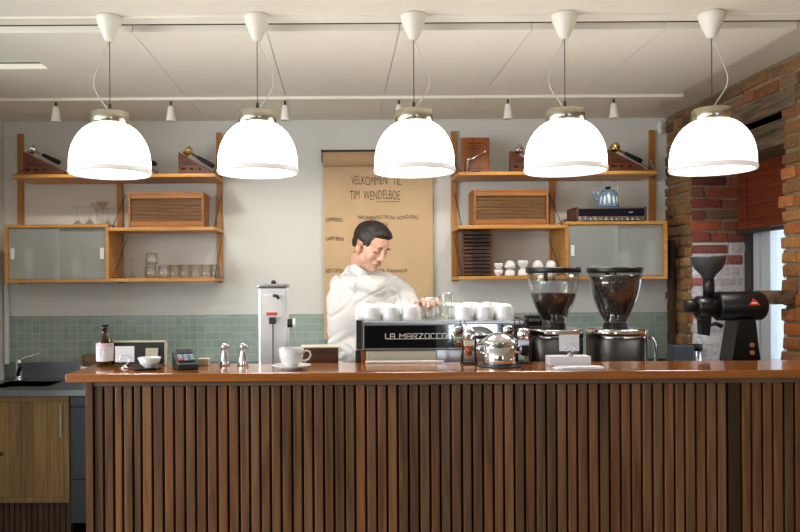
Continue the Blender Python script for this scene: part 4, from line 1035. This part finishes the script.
# neck and trunk (under the shirt)
nb = P_(361, 284, 2.93); nt = HT @ Vector((0, .028, -.05))
body.cyl(nt, nb, .053, .062, 28); body.ell(nb, (.1, .085, .05))
chest = P_(368, 318, 2.93); belly = P_(368, 375, 2.97); pel = Vector((0, .0, .98))
Rb = Matrix.Rotation(math.radians(25), 3, 'Z')
body.ell(chest, (.165, .105, .18), Rb); body.ell(belly, (.145, .1, .17), Rb); body.ell(pel, (.16, .11, .13), Rb)
shR = P_(341, 297, 2.90); elR = P_(341, 348, 2.86); wrR = P_(383, 362, 2.78)
shL = P_(401, 295, 2.97); elL = P_(424, 338, 2.79); wrL = P_(427.5, 304, 2.545)
def limb(mb, pts, rs, seg=18):
    for i in range(len(pts)-1): mb.cyl(pts[i], pts[i+1], rs[i], rs[i+1], 28)
    for p, r in zip(pts, rs): mb.ell(p, (r, r, r), None, 24, 18)
limb(body, [shR, elR, wrR], [.05, .04, .028]); limb(body, [shL, elL, wrL], [.05, .04, .026])
hipR = Vector((-.085, 0, .93)); hipL = Vector((.085, .0, .93))
limb(body, [hipR, Vector((-.1, -.01, .5)), Vector((-.1, .02, .09))], [.085, .055, .04]); limb(body, [hipL, Vector((.1, -.01, .5)), Vector((.11, .02, .09))], [.085, .055, .04])
# hands: palm, four fingers and a thumb closing round the held thing
def hand(wr, target, up, side, curl=1.0):
    d = (target-wr).normalized(); up = (up-d*up.dot(d)).normalized(); lat = d.cross(up)*side
    pc_ = wr+d*.05; q = Matrix((d, lat, up)).transposed()
    body.ell(pc_, (.048, .038, .015), q, 20, 14); body.ell(wr+d*.01, (.03, .028, .02), q)
    for i, (off, ln) in enumerate(((.030, .068), (.0105, .078), (-.0095, .073), (-.0285, .058))):
        p0 = pc_+d*.036+lat*off; a = p0; pts = [a-d*.02, a]; an = 0
        for k, f in enumerate((.45, .32, .26)):
            an += (.42, .5, .4)[k]*curl; a = a+(d*math.cos(an)-up*math.sin(an))*ln*f; pts.append(a)
        body.tube(pts, [.009, .0092, .0085, .0078, .0068], 12); body.ell(pts[-1], (.0068,)*3, None, 10, 8)
    p0 = wr+d*.022+lat*.024; pts = [p0, p0+d*.022+lat*.022-up*.008, p0+d*.045+lat*.03-up*.02, p0+d*.062+lat*.026-up*.034]
    body.tube(pts, [.013, .012, .0098, .0075], 12); body.ell(pts[-1], (.0078,)*3, None, 10, 8)
#jarp = Vector((WX(430.5, 2.40), 2.40, 1.46))-PL
hand(wrL, P_(431, 297, 2.44), Vector((0, 0, 1)), 1, .75)
hand(wrR, P_(420, 364, 2.77), Vector((0, -.2, 1)), -1, 1.0)
bo = remeshed(body, 'body', .0030, 11, ['skin'], per)
# skin colouring: lips, lashes, stubble
ca = bo.data.color_attributes.new('Col', 'FLOAT_COLOR', 'POINT'); inv = HT.inverted()
base_ = Vector(hx(216, 168, 142)[:3]); lip = Vector(hx(196, 126, 112)[:3]); red = Vector(hx(212, 146, 124)[:3]); stub = Vector(hx(186, 146, 124)[:3]); dark = Vector(hx(70, 42, 32)[:3])
for i, v in enumerate(bo.data.vertices):
    q = inv @ v.co; c = base_.copy()
    if -.2 < q.z < .13 and abs(q.x) < .1 and q.y < .1:
        if q.y < -.02 and q.z < -.035:
            c = c.lerp(stub, .45*min(1, max(0, (-.035-q.z)/.02)))
        dl = (q.x/.023)**2+((q.z+.0575)/.0125)**2
        if q.y < -.085 and dl < 1: c = c.lerp(lip, min(1, (1-dl)*2.5)*.85)
        if q.y < -.085 and abs(q.x) < .023 and abs(q.z+.0572) < .0014: c = dark.copy()
        if q.y < -.06:
            for sx in (-1, 1):
                ex_ = (q.x-sx*.031)/.0165; lz = q.z-(.004-.0045*(1-ex_*ex_))
                if abs(ex_) < 1 and abs(lz) < .0026: c = c.lerp(dark, .85)
                elif abs(ex_) < 1.1 and -.003 < lz < .016: c = c.lerp(red, .5)
        if abs(q.x) > .07: c = c.lerp(red, .5)
        if q.y < -.108 and q.z < 0: c = c.lerp(red, .6)
    else: c = c.lerp(red, .55)
    ca.data[i].color = (c.x, c.y, c.z, 1)
# hair
hb = MB()
def hh(c, r): hb.ell(c, r, None, 40, 28)
hh((0, .018, .043), (.081, .101, .085)); hh((0, -.045, .090), (.056, .046, .036)); hh((.008, -.064, .088), (.044, .026, .026)); hh((0, .052, .0), (.066, .058, .062)); hh((0, .0, .1), (.064, .07, .036))
ho = remeshed(hb, 'hair', .003, 6, ['hair'], per)
def hline(y):
    ks = [(-.14, .083), (-.085, .080), (-.062, .066), (-.048, .03), (-.03, -.008), (-.012, -.012), (-.008, .02), (.03, .024), (.04, -.03), (.1, -.062), (.2, -.07)]
    for (a, za), (b_, zb_) in zip(ks, ks[1:]):
        if a <= y <= b_: return za+(zb_-za)*(y-a)/(b_-a)
    return .08
bm = bmesh.new(); bm.from_mesh(ho.data)
bmesh.ops.delete(bm, geom=[v for v in bm.verts if v.co.z < hline(v.co.y)-.004], context='VERTS')
for v in bm.verts:
    tt = max(0, min(1, (v.co.z-hline(v.co.y)+.004)/.016)); c = Vector((0, .015, .035)); d = v.co-c
    k = 1/math.sqrt((d.x/.0765)**2+(d.y/.099)**2+(d.z/.085)**2)
    inner = c+d*min(1, k)*.985
    st_ = noise.noise(Vector((v.co.x*190, v.co.y*28, v.co.z*40)))*.0026
    v.co = inner.lerp(v.co+d.normalized()*st_, tt**.6)
    v.co = HT @ v.co
bm.to_mesh(ho.data); bm.free()
from mathutils.bvhtree import BVHTree
tree_ = BVHTree.FromPolygons([v.co[:] for v in bo.data.vertices], [p.vertices[:] for p in bo.data.polygons])
fy = (HR.to_3x3() @ Vector((0, 1, 0))).normalized()
for sx in (-1, 1):
    b = MB(); pts = []
    for i in range(9):
        u = i/8; x = sx*(.014+.034*u); z = .029+.006*math.sin(PI*min(1, u*.8+.1))
        h_ = tree_.ray_cast(HT @ Vector((x, -.2, z)), fy)[0]
        if h_: pts.append(h_-fy*.0003)
    b.tube(pts, [.0016, .0026, .003, .003, .003, .0026, .0022, .0016, .001][:len(pts)], 8); b.build('eyebrow', 'brow_hair', per)
# shirt
sh = MB()
sh.ell(chest+Vector((0, 0, .01)), (.195, .128, .19), Rb, 32, 24); sh.ell(belly, (.17, .125, .22), Rb, 32, 24); sh.ell(P_(368, 400, 2.97), (.175, .13, .12), Rb)
sh.ell(P_(364, 293, 2.93), (.14, .095, .075), Rb); sh.ell(P_(355.5, 277, 2.96), (.066, .08, .068)); sh.ell(P_(344, 286, 2.94), (.075, .085, .068)); sh.ell(P_(359, 286, 2.88), (.055, .06, .05)); sh.ell(P_(364, 278, 2.92), (.070, .076, .062)); sh.ell(P_(373, 287, 2.88), (.078, .065, .064)); sh.ell(P_(386, 287, 2.94), (.07, .08, .05))
limb(sh, [P_(364, 283, 2.92), P_(350, 291, 2.91), shR, elR, wrR.lerp(elR, .25)], [.07, .074, .074, .063, .048]); limb(sh, [P_(370, 283, 2.94), P_(388, 287, 2.95), shL, elL, wrL.lerp(elL, .12)], [.07, .068, .068, .055, .036])
so = remeshed(sh, 'shirt', .006, 14, ['shirt'], per)
nrm_ = [v.normal.copy() for v in so.data.vertices]
for v in so.data.vertices:
    p = v.co
    a = noise.noise(Vector((p.x*6, p.y*6, p.z*3)))*.005
    f1 = noise.noise(Vector((p.x*11+p.z*5, p.y*9, p.z*3.2))); a -= .010*max(0, 1-abs(f1)*7)
    f2 = noise.noise(Vector((p.x*8-p.z*9+5, p.y*8, p.z*8+3))); a -= .007*max(0, 1-abs(f2)*8)
    for j, wdt in ((elR, .09), (elL, .08)):
        dd = (p-j).length; a += .005*math.exp(-(dd/wdt)**2)*math.sin((p.z-p.x*.6)*130)
    v.co = p+nrm_[v.index]*a
# stand-up collar and front placket
nd = (nt-nb).normalized(); b = MB(); cen = P_(364, 267.5, 2.91); nn = Vector((.42, -.36, .82)).normalized(); q = nn.to_track_quat('Z', 'Y').to_matrix()
ring = []
for k in range(48):
    a = 2*PI*k/48
    lo = cen+q @ Vector((.070*math.cos(a), .067*math.sin(a), -.042)); hi = cen+q @ Vector((.065*math.cos(a), .062*math.sin(a), .012))
    hi2 = cen+q @ Vector((.0615*math.cos(a), .0585*math.sin(a), .012)); lo2 = cen+q @ Vector((.0655*math.cos(a), .0625*math.sin(a), -.042))
    ring.append([b.bm.verts.new(p) for p in (lo, hi, hi2, lo2)])
fd = None; fs = []
face = Vector((math.sin(math.radians(40)), -math.cos(math.radians(40)), 0))
for k in range(48):
    j = (k+1) % 48; mid = (ring[k][0].co+ring[j][0].co)/2-cen
    if mid.normalized().dot(face) > .993: continue
    for m_ in range(4): fs.append(b.bm.faces.new((ring[k][m_], ring[j][m_], ring[j][(m_+1) % 4], ring[k][(m_+1) % 4])))
b._done(fs, True); b.build('collar', 'shirt', so)
# trousers and shoes
tr = MB(); tr.ell(Vector((0, 0, .95)), (.178, .125, .13), Rb)
limb(tr, [hipR, Vector((-.1, -.01, .5)), Vector((-.1, .02, .12))], [.1, .075, .07]); limb(tr, [hipL, Vector((.1, -.01, .5)), Vector((.11, .02, .12))], [.1, .075, .07])
remeshed(tr, 'trousers', .009, 5, ['trousers'], per)
for x in (-.1, .11):
    b = MB(); b.ell((x, -.04, .045), (.05, .13, .042)); b.ell((x, .02, .065), (.045, .055, .055)); b.box(x-.048, x+.048, -.16, .09, .0, .02, .008)
    remeshed(b, 'shoe', .006, 4, ['shoe'], per)

# ================================================================== OUTDOORS THROUGH THE SIDE WINDOW
struct(MB().box(3.3, 30, -12, 30, -.12, -.02).build('ground', 'ground'))
t = thing('tree', 'leafy green tree seen outside through the side window', 'tree', (6.3, 8.0, -.02))
MB().tube([(0, 0, 0), (.1, 0, 1.2), (0, .1, 2.4), (.1, 0, 3.6)], [.16, .13, .1, .05], 12).build('trunk', 'bark', t)
b = MB(); rr = random.Random(3)
for i in range(9000):
    a = rr.uniform(0, 2*PI); ph = math.acos(rr.uniform(-1, 1)); rad_ = rr.uniform(.35, 1)**.5
    c = Vector((1.8*rad_*math.sin(ph)*math.cos(a), 1.8*rad_*math.sin(ph)*math.sin(a), 2.4+2.1*rad_*math.cos(ph)))
    if noise.noise(c*1.4) < -.12: continue
    e = Euler((rr.uniform(0, 6), rr.uniform(0, 6), rr.uniform(0, 6))).to_matrix(); s_ = rr.uniform(.03, .07)
    vs = [b.bm.verts.new(c+e @ Vector(p)*s_) for p in ((-1, 0, 0), (0, -.5, .1), (1, 0, 0), (0, .5, .1))]
    b._done([b.bm.faces.new(vs)], False)
o = b.build('foliage', 'leaf', t, recalc=False)
